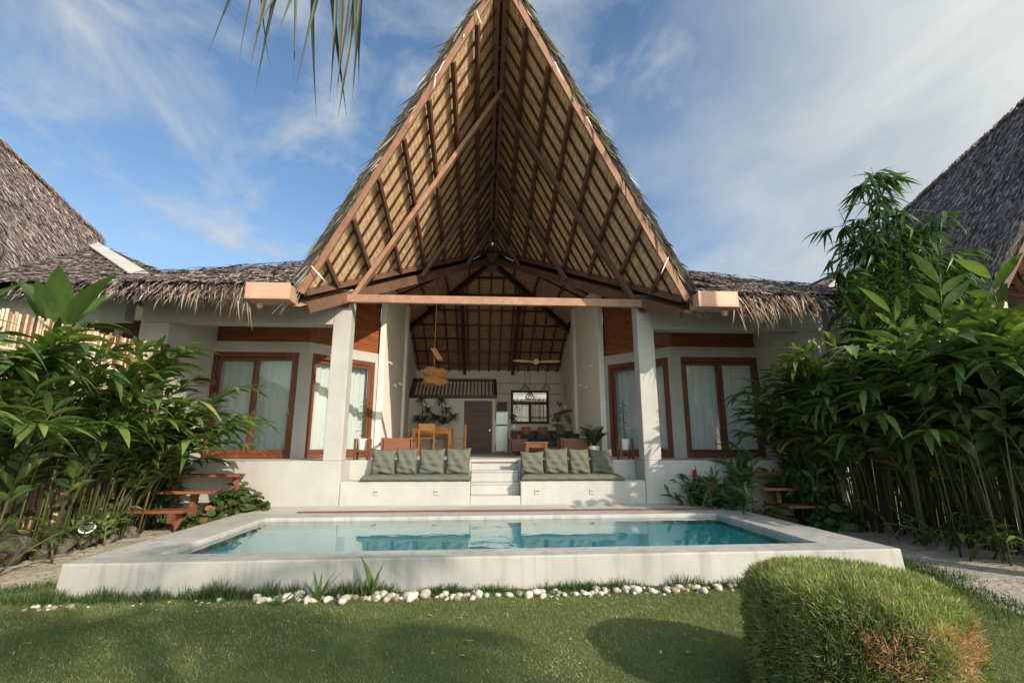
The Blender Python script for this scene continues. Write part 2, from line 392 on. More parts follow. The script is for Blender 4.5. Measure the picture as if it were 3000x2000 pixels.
def straw(rib, poly, nrm, dens, L=(.25, .5), W=(.03, .055), lift=.02, jit=.22, tilt=.12, K=-.05):
    """cover a roof face with overlapping straw leaves running downslope"""
    nrm = np.array(nrm, float); nrm = nrm / np.linalg.norm(nrm); nrm = nrm if nrm[2] > 0 else -nrm
    down = np.array([0, 0, -1.]) - nrm * (-nrm[2]); down /= np.linalg.norm(down); side = np.cross(nrm, down)
    n = int(area(poly) * dens); P = sample_poly(poly, n)
    a = RNG.normal(0, jit, n)[:, None]
    D = down * np.cos(a) + side * np.sin(a) + nrm * RNG.normal(tilt, .06, n)[:, None]
    N = nrm + side * RNG.normal(0, .35, n)[:, None]
    rib.many(P + nrm * (RNG.random(n)[:, None] * lift), D, N, RNG.uniform(*L, n), RNG.uniform(*W, n),
             RNG.normal(K, .06, n), RNG.beta(1.6, 1.9, n))
# ---------------------------------------------------------------- the villa
FZ = 1.07          # floor level of the raised platform
PITCH = 12.55
def ridge_z(y): return 9.0 - .286 * (y - 9.15)
def hip_pt(cx, s, u, dz=0.0):                       # along the valley from the peak (u=0) to the front corner (u=1)
    return Vec((cx + s * 3.33 * u, 14.6 - 6.6 * u, ridge_z(14.6) + (3.86 - ridge_z(14.6)) * u + dz))
def front_z(y): return 4.02 + .508 * (y - 8)
def cross_unit(a, b):
    c = Vec(a).cross(Vec(b)); return c.normalized()

def roof(root, cx, full, sides=(-1, 1), dens=(150, 150), ext=0.0):
    """thatched prow roof on a pyramid; full = with the timber underside"""
    A = Vec((cx, 7.2 - ext, ridge_z(7.2 - ext))); P0 = Vec((cx, 14.6, ridge_z(14.6))); U = 1 + ext / 6.6
    base = MB(); rib = Rib(); lining = MB(); cap = Rib(); rf = None
    for s in (-1, 1):
        C = hip_pt(cx, s, U)
        n = cross_unit(A - P0, C - P0); n = n if n.x * s > 0 else -n
        gap = Vec((s * .03, 0, 0))
        A1, P1 = A + gap, P0 + gap
        # woven lining seen from below, uv in metres (u along the ridge, v down the slope)
        ru = (A - P0).normalized(); fv = (C - A).normalized()
        def uvof(p):
            d = p - A; v = d.dot(n.cross(ru)) ; return (d.dot(ru) + 20, abs(v))
        lining.poly([A1, C, P1], .5, [uvof(A1), uvof(C), uvof(P1)])
        th = n * .18
        AA, CC, PP = A + th + Vec((0, -.06, 0)), C + th + Vec((s * .1, -.06, -.1)), P0 + th
        base.poly([A, AA, CC, C]); base.poly([AA, PP, CC]); base.poly([C, CC, PP, P0])
        if s in sides or full: straw(rib, [AA, PP, CC], n, dens[0] if s in sides else 45, (.13, .27), (.020, .040), .03, jit=.26, tilt=.09)
        # front slope of the pyramid from the valley out to the hip with the next villa
        E0 = Vec((cx + s * 3.45, 7.92, front_z(7.92))); E1 = Vec((cx + s * 6.25, 7.92, front_z(7.92))); Mh = Vec((cx + s * 6.25, 8.65, front_z(8.65)))
        base.poly([P0, E0, E1, Mh]); base.poly([P0 - Vec((0, 0, .3)), E0 - Vec((0, 0, .2)), E1 - Vec((0, 0, .2)), Mh - Vec((0, 0, .3))])
        straw(rib, [P0, E0, E1, Mh], (0, -.508, 1), dens[1], (.11, .24), (.018, .036), .03, jit=.33, tilt=.10)
        # side slope and back slope
        Mb = Vec((cx + s * 6.25, 21.0, front_z(8.65))) if not full else Vec((cx + s * 6.25, 14.6, front_z(8.65)))  # on the full villa the rear side slope stays open for sky light
        base.poly([P0, Mh, Mb]); (base.poly([P0, Vec((cx + s * 3.3, 14.6, ridge_z(14.6) - 1.68)), Vec((cx + s * 3.3, 18.2, ridge_z(14.6) - 1.85))]) if full else None); straw(rib, [P0, Mh, Mb], (s * .508, 0, 1), 25 if full else 70, (.25, .5), (.04, .07))
        Bk = Vec((cx, 21.0, front_z(8.65)))
        base.poly([P0, Mb, Bk] if not full else [P0, Vec((cx + s * 3.3, 18.2, ridge_z(14.6) - 1.85)), Vec((cx + s * 3.3, 21.0, front_z(8.65) + .05)), Bk])
        # hip cap of bundled straw
        d = (Mh - P0)
        for k in range(int(d.length / .02)):
            p = P0 + d * random.random()
            cap.add(p + Vec((random.uniform(-.12, .12), random.uniform(-.12, .12), random.uniform(.0, .04))), d.normalized() + Vec((random.gauss(0, .4), random.gauss(0, .4), random.gauss(0, .04))), (0, 0, 1), random.uniform(.2, .4), random.uniform(.03, .05), -.1, random.betavariate(1.6, 2))
    rf = base.build('roof', M['thatch_base'], root)
    rib.build('thatch', M['thatch'], rf, prof=(.8, 1, .8, .15))
    if full: cap.build('hip_thatch', M['thatch'], rf, prof=(.8, 1, .8, .15))
    lining.build('thatch_lining', M['lining'], rf, uv=True)
    # ridge cap of straw, with small gaps over the ridge slot
    rc = MB(); y = 7.32
    while y < 14.4 and full:
        L = random.uniform(.34, .6)
        rc.beam((cx, y, ridge_z(y) + .22), (cx, y + L, ridge_z(y + L) + .22), .5, .1, r=.5); y += L + random.uniform(.02, .05)
    if full: rc.build('ridge_cap', M['thatch_base'], rf)
    # shaggy straw along the raked front edges and the eave fringe
    ed = Rib(); fr = Rib(); eb = Rib()
    for s in (-1, 1):
        C = hip_pt(cx, s, U); n = cross_unit(A - P0, C - P0); n = n if n.x * s > 0 else -n
        e = (C - A); L0 = e.length; e.normalize(); out = Vec((0, -1, 0)) - e * Vec((0, -1, 0)).dot(e); out.normalize()
        N = int(L0 * (330 if full else 90))
        for k in range(N):
            t = random.random(); lay = random.random()
            p = A + e * (L0 * t) + n * (.02 + .19 * lay) + out * random.uniform(-.16, .03)
            d = e * random.uniform(.9, 1.1) + n * random.gauss(.10, .12) + out * random.gauss(.12, .12)
            ed.add(p, d, n + out * random.gauss(.6, .5), random.uniform(.25, .6), random.uniform(.018, .045), random.gauss(-.1, .1))
        for k in range(4 if full else 0):          # a few loose strands that hang over the barge board
            t = random.random() ** .8; p = A + e * (L0 * t) + n * .03 - Vec((0, .12, 0))
            ed.add(p, e * random.uniform(.1, 1) + Vec((-s * random.uniform(-.2, .9), -.05, -.8)) * random.uniform(.3, 1.1), (0, -1, .2), random.uniform(.2, .45), .022, .15, .95)
        xa, xb = cx + s * 4.12, cx + s * 6.4
        for k in range(int(2.3 * (560 if (full or s in sides) else 60))):       # layered straw at the eave
            x = xa + (xb - xa) * random.random(); lay = random.random()
            p = (x, 8.25 - .28 * random.random(), front_z(8.0) - .22 * lay + .04)
            eb.add(p, (random.gauss(0, .35), -1, -.45 - .5 * random.random() - .5 * lay), (0, -.6, .8), random.uniform(.14, .30), random.uniform(.018, .038), -random.uniform(.0, .25))
        fr = Rib()
        for k in range(int((120 if s < 0 else 220) if full else 0)):             # long bleached strands
            u = random.random() ** 1.7; x = xa + (xb - xa) * (u * (.62 if s < 0 else .9)); lay = random.random(); w_ = 1 - u
            p = (x, 7.98 - .1 * random.random(), front_z(7.95) - .26 * lay)
            fr.add(p, (random.gauss(-.1 if s < 0 else .35, .3), -random.uniform(.2, .8), -random.uniform(.5, 1.2)), (0, -.6, .8), random.uniform(.15, .28) * (1 + (1.0 * w_ if random.random() < .45 else 0)), random.uniform(.016, .032), -random.uniform(.1, .5))
        if full: fr.build('eave_fringe', M['fringe'], rf, prof=(.7, 1, .8, .45, .08), gravity=.15)
    ed.build('edge_straw', M['thatch_edge'], rf, prof=(.8, 1, .75, .1))
    eb.build('eave_straw', M['thatch'], rf, prof=(.8, 1, .8, .5, .1))
    # barge boards, always visible
    for s in (-1, 1):
        C = hip_pt(cx, s, U)
        b = MB(); b.beam(A + Vec((s * .03, -.03, -.02)), C + Vec((-s * .02, -.03, -.02)), .055, .115, up=(s * .86, 0, .5)); b.build('barge_board', M['barge'] if full else M['beam_dark'], rf, bevel=.006)
    return rf

def timber(rf, cx, full=True):
    """rafters, purlins, battens and beams below the thatch of the big gable"""
    A = Vec((cx, 7.2, ridge_z(7.2))); P0 = Vec((cx, 14.6, ridge_z(14.6)))
    rr = (A - P0).normalized(); bat = MB()
    for s in (-1, 1):
        C = hip_pt(cx, s, 1.0); n = cross_unit(A - P0, C - P0); n = n if n.x * s > 0 else -n
        e = C - A; dn = -n
        # thin battens parallel to the barge, from ridge to valley
        k = 1
        while k * .325 < 7.3:
            d = k * .325; p = A - rr * d; f = 1 - d / (A - P0).length
            q = hip_pt(cx, s, f)
            bat.beam(p + dn * .018, q + dn * .018, .035, .035, up=tuple(n)); k += 1
        # purlins parallel to the ridge
        for fr_ in (.145, .27, .395, .52, .645, .77, .895):
            a = A + e * fr_; b = hip_pt(cx, s, fr_)
            MB().beam(a + dn * .06, b + dn * .06, .062, .08, up=tuple(n)).build('purlin', M['beam_dark'], rf)
        # main rafters: principal frames every 1.95 m
        for y in (9.15, 11.1, 13.05):
            u = (14.6 - y) / 6.6; top = Vec((cx, y, ridge_z(y))); bot = hip_pt(cx, s, u)
            dd = (bot - top).normalized(); ext = .42 if y < 10 else .22
            MB().beam(top + dn * .165, bot + dd * ext + dn * .18, .085, .15, up=(0, 1, 0)).build('rafter', M['beam'] if y < 10 and s < 0 else M['beam_dark'], rf, bevel=.006)  # same wood: sunlit left front rafter lighter, shade painted into the others
        # the two raking beams under the valley
        o = Vec((0, -.02, -.03))
        MB().beam(hip_pt(cx, s, .02) + o, hip_pt(cx, s, .985) + o, .07, .12).build('valley_beam', M['beam_dark'], rf)
        o = Vec((0, .10, -.27))
        MB().beam(hip_pt(cx, s, .0) + o, hip_pt(cx, s, .985) + o, .10, .20).build('hip_beam', M['beam_dark'], rf, bevel=.006)
    bat.build('battens', M['mahog_dark'], rf)
    if not full: return
    for s in (-1, 1):                               # twin ridge beams with a slot between them
        MB().beam(A + Vec((s * .085, .1, -.15)), P0 + Vec((s * .085, 0, -.15)), .115, .18).build('ridge_beam', M['ridge'], rf)
    MB().beam((cx - 3.02, 9.02, 4.07), (cx + 3.06, 9.02, 4.07), .10, .155).build('tie_beam', M['beam'], rf, bevel=.008)
    for s in (-1, 1):                               # the tie beam is notched on to short corbels
        MB().beam((cx + s * 2.9, 9.075, 3.97), (cx + s * 2.9, 9.3, 3.97), .10, .08).build('corbel', M['beam_dark'], rf)
        g = MB(); x0, x1 = sorted((cx + s * 3.40, cx + s * 4.10))
        g.box(x0, x1, 7.72, 8.1, 3.655, 3.675).box(x0, x1, 7.72, 7.75, 3.675, 3.93).box(x0, x0 + .025, 7.75, 8.1, 3.675, 3.91).box(x1 - .025, x1, 7.75, 8.1, 3.675, 3.91)
        gb = g.build('gutter_box', M['copper'], rf, bevel=.005)
        MB().tube([(cx + s * 3.95, 7.95, 3.635), (cx + s * 3.95, 7.93, 3.55)], [.06, .035], 10).build('spout', M['copper'], gb)
    # dark net laid in the right-hand valley
    MB().poly([hip_pt(cx, 1, .45) + Vec((.28, 0, .14)), hip_pt(cx, 1, 1.0) + Vec((.22, .1, .42)), Vec((cx + 4.15, 8.0, front_z(8.0) + .10))]).build('valley_net', M['net'], rf)
    # ceiling of the main room
    ce = MB(); z0 = ridge_z(14.6) - .27
    pk = Vec((cx, 14.6, z0)); k = .504
    def pt(x, y): return Vec((cx + x, y, z0 - k * max(abs(x), abs(y - 14.6))))
    b1, b2 = pt(-3.3, 20.6), pt(3.3, 20.6); m1, m2 = pt(-3.3, 17.9), pt(3.3, 17.9)
    ce.poly([pk, m1, b1, b2, m2], .5, [(0, 0), (-3.3, 3.7), (-3.3, 6.7), (3.3, 6.7), (3.3, 3.7)])
    for s in (-1, 1):
        ce.poly([pk, pt(6 * s, 8.6), pt(6 * s, 14.6)], .5, [(0, 0), (-6, 6.7), (0, 6.7)]); ce.poly([pk, pt(3.3 * s, 14.6), pt(3.3 * s, 17.9)], .5, [(0, 0), (0, 3.7), (3.3, 3.7)])
    for s in (-1, 1):
        h = hip_pt(cx, s, 1, -.25); ce.poly([pk, pt(6 * s, 8.6), h], .5, [(0, 0), (6, 6.7), (3, 6.7)])
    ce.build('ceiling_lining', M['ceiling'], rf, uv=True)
    for x in (-1.0, 1.0):
        a = Vec((cx + x, 15.6, z0 - k * 1.0 - .10)); b = Vec((cx + x, 20.2, z0 - k * 5.6 - .10))
        MB().beam(a, b, .13, .17).build('ceiling_rafter', M['mahog_dark'], rf)
    sm = MB()
    for i in range(-7, 8):
        x = i * .41; y0 = 14.6 + abs(x)
        sm.beam((cx + x, y0, z0 - k * abs(x) - .03), (cx + x, 20.3, z0 - k * 5.7 - .03), .05, .06)
    for j in range(1, 9):
        y = 14.6 + .72 * j; w = min(y - 14.6, 3.0)
        sm.beam((cx - w, y, z0 - k * (y - 14.6) - .035), (cx + w, y, z0 - k * (y - 14.6) - .035), .055, .07)
    for s in (-1, 1):
        for j in range(1, 5):
            w = .72 * j; sm.beam((cx + s * w, 14.6 - w, z0 - k * w - .03), (cx + s * w, 14.6 + w, z0 - k * w - .03), .05, .06)
        for y in (12.6, 13.1, 13.6, 14.1):
            w0 = abs(y - 14.6); sm.beam((cx + s * w0, y, z0 - k * w0 - .03), (cx + s * 3, y, z0 - k * 3 - .03), .05, .05)
    sm.build('ceiling_battens', M['mahog_dark'], rf)
    for s in (-1, 1):
        for yb in (11.2, 18.0):
            w = abs(yb - 14.6); MB().beam(pk + Vec((0, 0, -.12)), Vec((cx + s * w, yb, z0 - k * w - .12)), .1, .17).build('hip_rafter', M['mahog_dark'], rf)
    MB().beam(pk + Vec((0, -.25, .22)), pk + Vec((0, .35, -.2)), .34, .5).build('peak_block', M['beam_dark'], rf)

def sheet_door(root, name, p0, p1, zb, zt, leaves=2, curtain_label=None, jamb=.10, handle=True, wide_jamb=0):
    """a glazed sliding door between floor points p0 and p1; frame, panes, handle; the curtain hangs behind as its own thing"""
    p0 = Vec(p0); p1 = Vec(p1); d = (p1 - p0); W = d.length; d.normalize(); nrm = Vec((d.y, -d.x, 0))   # nrm points outdoors
    fb = MB(); up = (0, 0, 1)
    def bar(a, b, z0, z1, dep=.11, off=0.0, m=fb):
        q0 = p0 + d * a + nrm * off; q1 = p0 + d * b + nrm * off
        m.prism([q0 + nrm * (dep / 2) + Vec((0, 0, z0)), q1 + nrm * (dep / 2) + Vec((0, 0, z0)), q1 - nrm * (dep / 2) + Vec((0, 0, z0)), q0 - nrm * (dep / 2) + Vec((0, 0, z0))], (0, 0, z1 - z0))
    bar(0, W, zt - jamb, zt, .13); bar(0, W, zb, zb + .08, .13)
    bar(0, jamb * .8, zb + .08, zt - jamb, .13); bar(W - jamb * .8 - wide_jamb, W, zb + .08, zt - jamb, .13)
    o = fb.build(name, M['mahog'], root, bevel=.006)
    i0, i1 = jamb * .8, W - jamb * .8 - wide_jamb; step = (i1 - i0) / leaves
    for k in range(leaves):
        lf = MB(); a = i0 + step * k; b = a + step; off = .02 if k % 2 else -.02
        st = .07; z0, z1 = zb + .085, zt - jamb - .005
        bar(a, a + st, z0, z1, .045, off, lf); bar(b - st, b, z0, z1, .045, off, lf)
        bar(a + st, b - st, z0, z0 + .09, .045, off, lf); bar(a + st, b - st, z1 - .07, z1, .045, off, lf)
        l = lf.build('door_leaf', M['mahog'], o, bevel=.004)
        gl = MB(); q0 = p0 + d * (a + st) + nrm * off; q1 = p0 + d * (b - st) + nrm * off
        gl.poly([q0 + Vec((0, 0, z0 + .09)), q1 + Vec((0, 0, z0 + .09)), q1 + Vec((0, 0, z1 - .07)), q0 + Vec((0, 0, z1 - .07))])
        gl.build('glass_pane', M['glass'], o)
    if handle:
        h = MB(); q = p0 + d * (i1 - .035) + nrm * .06; h.tube([q + Vec((0, 0, zb + .92)), q + nrm * .03 + Vec((0, 0, zb + .98)), q + Vec((0, 0, zb + 1.04))], .012, 8); h.build('handle', M['steel'], o)
    if curtain_label:
        n = 70; rows = []
        for j in range(9):
            z = zb + .05 + (zt - zb - .12) * j / 8; row = []
            for i in range(n + 1):
                t = i / n; am = .028 * (1.25 - .5 * j / 8)
                q = p0 + d * (.05 + (W - .1) * t) - nrm * (.17 + am * (sin(t * W * 34 + 1.3 * sin(t * 9)) + .4 * sin(t * W * 71 + j * .25)))
                row.append((q.x, q.y, z))
            rows.append(row)
        tag(MB().grid(rows).build('curtain', M['curtain'], None, smooth=True), curtain_label, 'curtain', 'curtains behind the glass doors')
    return o

def villa():
    cx = XC
    root = thing('thatched_villa', (cx, 12.0, 0), 'white villa with a soaring open thatched gable, raised terrace and wooden glass doors', 'villa')
    # --- plinth, floor, steps, bench
    w = MB()
    for s in (-1, 1):
        xi, xo = cx + s * 2.78, cx + s * 6.62; x0, x1 = sorted((xi, xo)); w.box(x0, x1, 9.15, 14.2, -.1, FZ)
    w.box(cx - 2.78, cx - .46, 9.72, 10.6, .0, FZ - .002); w.box(cx + .46, cx + 2.78, 9.72, 10.6, .0, FZ - .002)
    w.box(cx - .46, cx + .46, 10.05, 10.6, .0, FZ - .002); w.box(cx - 2.78, cx + 2.78, 10.6, 20.2, .0, FZ - .002)
    w.build('platform', M['plaster'], root, bevel=.012)
    b = MB(); b.box(cx - 2.775, cx - .46, 9.15, 9.718, .0, .71).box(cx + .46, cx + 2.775, 9.15, 9.718, .0, .71)
    b.build('built_in_bench', M['plaster'], root, bevel=.015)
    st = MB(); zs = (.30, .45, .66, .87)
    for k, (y, z) in enumerate(((9.151, .45), (9.42, .66), (9.70, .87))):
        st.box(cx - .455, cx + .455, y, 10.048, .0 if k == 0 else zs[k], z)
        if k: st.box(cx - .4545, cx + .4545, y - .014, y + .02, z - .035, z + .001)
    st.build('steps', M['plaster'], root, bevel=.01)
    MB().box(cx - .48, cx + .48, 10.0, 10.08, FZ - .05, FZ + .004).build('nosing', M['deck'], root, bevel=.006)
    # --- front walls of the two wings
    for s in (-1, 1):
        X = lambda a: cx + s * a
        m = MB(); x0, x1 = sorted((X(2.78), X(3.11)))
        m.box(x0, x1, 9.15, 9.45, FZ, 4.30); m.build('pillar', M['plaster'], root, bevel=.012)
        m = MB(); x0, x1 = sorted((X(3.112), X(6.62))); m.box(x0, x1, 9.15, 9.42, 3.59, 4.36); m.build('lintel_wall', M['plaster'], root, bevel=.01)
        m = MB(); x0, x1 = sorted((X(6.10), X(6.62))); m.box(x0, x1, 9.15, 10.9, FZ, 3.588).box(x0, x1, 9.422, 10.9, 3.589, 4.3); m.build('outer_wall', M['plaster'], root, bevel=.01)
        # recess soffit
        m = MB(); x0, x1 = sorted((X(4.10), X(6.1))); m.box(x0, x1, 9.42, 10.76, 3.98, 4.03); m.build('soffit', M['plaster_in'], root)
        # wall with door, corner at 4.08, then slanting back to the room wall
        p_out, p_cor, p_in = Vec((X(6.10), 10.74, 0)), Vec((X(4.08), 10.74, 0)), Vec((X(2.83), 12.12, 0))
        dirx = (p_cor - p_out).normalized(); dird = (p_in - p_cor).normalized(); Ld = (p_in - p_cor).length
        bk = Vec((0, .14, 0)); nb = Vec((-dird.y, dird.x, 0)); nb = nb if nb.y > 0 else -nb; nb *= .14
        for (a, c, back, nm) in ((p_out, p_cor, bk, 'wall_band'), (p_cor, p_in, nb, 'wall_band')):
            MB().prism([a + Vec((0, 0, 3.34)), c + Vec((0, 0, 3.34)), c + back + Vec((0, 0, 3.34)), a + back + Vec((0, 0, 3.34))], (0, 0, .235)).build(nm, M['plaster'], root)
            ins = back * .35
            top = 3.97 if c is p_cor else 5.45
            e_ = (c - a); ll = e_.length; e_.normalize(); n_pan = 2 if c is p_cor else 1
            c2 = c - e_ * .0
            if c is p_cor:
                cuts = [0, ll]
                for i in range(len(cuts) - 1):
                    q0, q1 = a + e_ * cuts[i] + ins, a + e_ * cuts[i + 1] + ins
                    MB().prism([q0 + Vec((0, 0, 3.577)), q1 + Vec((0, 0, 3.577)), q1 + back * .5 + Vec((0, 0, 3.577)), q0 + back * .5 + Vec((0, 0, 3.577))], (0, 0, top - 3.577)).build('wood_panel', M['panel'], root)
            else:
                q0, q1 = a + ins, c2 + ins
                zt0, zt1 = 5.15, 5.75
                MB().prism([q0 + Vec((0, 0, 3.577)), q1 + Vec((0, 0, 3.577)), q1 + Vec((0, 0, zt1)), q0 + Vec((0, 0, zt0))], back * .5).build('wood_panel', M['panel'], root)
        # posts beside the doors
        MB().prism([p_cor + dirx * -.2, p_cor, p_cor + dird * .10, p_cor + dird * .10 + nb, p_cor + dirx * -.2 + bk], (0, 0, 3.34 - FZ)).build('corner_post', M['plaster'], root).location.z += FZ
        k = MB(); q = p_in - dird * .12
        k.prism([q, p_in, p_in + nb, q + nb], (0, 0, 3.34 - FZ)); k.build('door_post', M['plaster'], root).location.z += FZ
        a, c = p_out + Vec((0, .07, 0)), p_cor - dirx * .2 + Vec((0, .07, 0))
        side = 'left' if s < 0 else 'right'
        p, q = (a, c) if s < 0 else (c, a)
        sheet_door(root, 'glass_door', p, q, FZ + .012, 3.335, 2, 'pale curtain behind the wide glass door facing the lawn, on the %s of the terrace' % side, handle=(s < 0))
        a, c = p_cor + dird * .10 + nb * .5, p_in - dird * .12 + nb * .5
        p, q = (a, c) if s < 0 else (c, a)
        sheet_door(root, 'glass_door', p, q, FZ + .012, 3.335, 2, 'pale curtain in the slanted glass door behind the %s pillar' % side, handle=False)
        # the end of the room wall (bright narrow strip) and the inner side walls of the big room
        x0, x1 = sorted((X(2.70), X(2.84)))
        prof = [(12.06, FZ), (15.0, FZ), (15.0, 5.7), (12.06, 5.45)]
        MB().prism([(x0, y, z) for y, z in prof], (x1 - x0, 0, 0)).build('side_wall', M['plaster_in'], root, bevel=.012)
        x0, x1 = sorted((X(2.62), X(3.2))); MB().prism([(x0, y, z) for y, z in ((15.0, FZ), (15.35, FZ), (15.35, 5.68), (15.0, 5.7))], (x1 - x0, 0, 0)).build('pilaster', M['plaster_in'], root, bevel=.012)
        x0, x1 = sorted((X(2.98), X(3.15)))
        prof = [(17.25, FZ), (20.1, FZ), (20.1, 4.35), (17.6, 5.6), (15.35, 5.65), (15.35, 4.6), (17.25, 4.6)]  # opening hidden from view, cut to let sky light into the room
        MB().prism([(x0, y, z) for y, z in prof], (x1 - x0, 0, 0)).build('side_wall', M['plaster_in'], root)
        x0, x1 = sorted((X(2.85), X(6.6))); xa, xb = sorted((X(3.4), X(6.1))); MB().box(x0, xa, 14.0, 14.15, FZ, 4.9).box(xb, x1, 14.0, 14.15, FZ, 4.9).box(xa, xb, 14.0, 14.15, 3.6, 4.9).build('bedroom_wall', M['plaster_in'], root)  # unseen rear opening, cut so daylight comes through the curtains from behind
        x0, x1 = sorted((X(6.45), X(6.6))); MB().box(x0, x1, 10.9, 14.0, FZ, 4.4).build('bedroom_wall', M['plaster_in'], root)
        x0, x1 = sorted((X(3.2), X(6.6))); MB().box(x0, x1, 20.0, 20.15, .0, 3.2).build('added_court_wall', M['plaster'], root)  # unseen side courts, added to bring sky light into the room
        x0, x1 = sorted((X(6.45), X(6.6))); MB().box(x0, x1, 14.16, 19.99, .0, 3.0).build('added_court_wall', M['plaster'], root)
        x0, x1 = sorted((X(3.16), X(6.44))); MB().box(x0, x1, 14.21, 19.99, .0, FZ - .05).build('added_court_floor', M['deck'], root)
        for (y, z) in ((12.6, 3.45), (14.2, 3.1), (13.4, 2.95)):           # little white wall spots
            t = MB(); t.lathe([(.035, 0), (.035, .02)], (0, 0, 0), 10); 
            l = MB().tube([(X(2.70), y, z), (X(2.64), y, z), (X(2.60), y - .04, z - .05)], [.03, .028, .035], 8).build('wall_spotlight', M['white'], root)
    # back wall, floor edge
    MB().box(cx - 3.15, 4.42 - 3.88, 20.1, 20.25, FZ, 3.12).box(cx - 3.15, .54, 20.1, 20.25, 3.36, 4.42).box(.54, 1.2, 20.1, 20.25, FZ, 4.42).box(2.74, cx + 3.15, 20.1, 20.25, FZ, 4.42).box(1.2, 2.74, 20.1, 20.25, FZ, 2.22).box(1.2, 2.74, 20.1, 20.25, 3.55, 4.42).build('back_wall', M['plaster_in'], root)
    for z in (3.42, 3.85): MB().box(cx + .3, cx + 2.98, 20.085, 20.099, z, z + .02).build('wall_groove', M['beam_dark'], root)
    # bathroom box with flush door and sloping slatted transom
    bx0, bx1 = cx - 2.975, cx + .235
    MB().box(bx0, bx1, 18.3, 20.099, FZ, 3.12).build('bathroom_box', M['plaster_in'], root, bevel=.01)
    d = MB(); d.box(-.66, .375, 18.24, 18.298, FZ + .01, 2.97); dr = d.build('room_door', M['door_brown'], root, bevel=.006)
    gr = MB()
    for k in range(9): gr.box(-.50, .23, 18.234, 18.241, 1.25 + k * .19, 1.262 + k * .19)
    gr.build('door_grooves', M['black'], dr)
    MB().tube([(.29, 18.24, 2.02), (.29, 18.17, 2.02), (.18, 18.17, 2.02)], .014, 8).build('handle', M['steel'], dr)
    MB().box(.265, .315, 18.228, 18.241, 1.86, 1.92).build('lock', M['steel'], dr)
    sl = MB(); T0, T1 = Vec((0, 18.28, 3.125)), Vec((0, 19.2, 3.86)); dv = T1 - T0
    for z in (0, 1):
        sl.beam(Vec((bx0, 0, 0)) + T0 + dv * z, Vec((bx1 + .05, 0, 0)) + T0 + dv * z, .1, .12)
    for x in (bx0 + .05, bx1): sl.beam(Vec((x, 0, 0)) + T0, Vec((x, 0, 0)) + T1, .12, .1)
    for i in range(22):
        x = bx0 + .15 + (bx1 - bx0 - .25) * i / 21; sl.beam(Vec((x, 0, 0)) + T0, Vec((x, 0, 0)) + T1, .045, .06)
    sl.build('slatted_transom', M['mahog_dark'], root)
    # kitchen window with a pale bamboo fence outside
    wx0, wx1 = 1.18, 2.76; wf = MB()
    wf.box(wx0, wx1, 20.03, 20.095, 2.20, 2.30).box(wx0, wx1, 20.03, 20.095, 2.98, 3.10).box(wx0, wx1, 20.03, 20.095, 3.47, 3.57)
    for x in (wx0, wx1 - .1): wf.box(x, x + .1, 20.03, 20.095, 2.3, 2.98); wf.box(x, x + .1, 20.03, 20.095, 3.1, 3.47)
    wf.box((wx0 + wx1) / 2 - .06, (wx0 + wx1) / 2 + .06, 20.03, 20.095, 2.3, 2.98)
    kw = wf.build('kitchen_window', M['mahog_dark'], root)
    gp = MB(); gp.poly([(wx0 + .08, 20.06, 2.28), (wx1 - .08, 20.06, 2.28), (wx1 - .08, 20.06, 3.5), (wx0 + .08, 20.06, 3.5)]); gp.build('glass_pane', M['glass'], kw)
    MB().box(-4.5, 4.5, 22.6, 22.75, 0, 4.6).build('added_rear_wall', M['cement'], root)  # wall added outside to catch sky light behind the slats
    # step lights in the bench front
    for x in (-1.87, -.80, 1.02, 2.03):
        l = MB(); l.box(x - .045, x + .045, 9.136, 9.152, .475, .565); q = l.build('step_light', M['switch'], root, bevel=.004)
        MB().box(x - .03, x + .03, 9.132, 9.139, .525, .535).build('slot', M['beam_dark'], q)
    rf = roof(root, cx, True, (-1, 1), (70, 560)); timber(rf, cx)
    return root
villa()

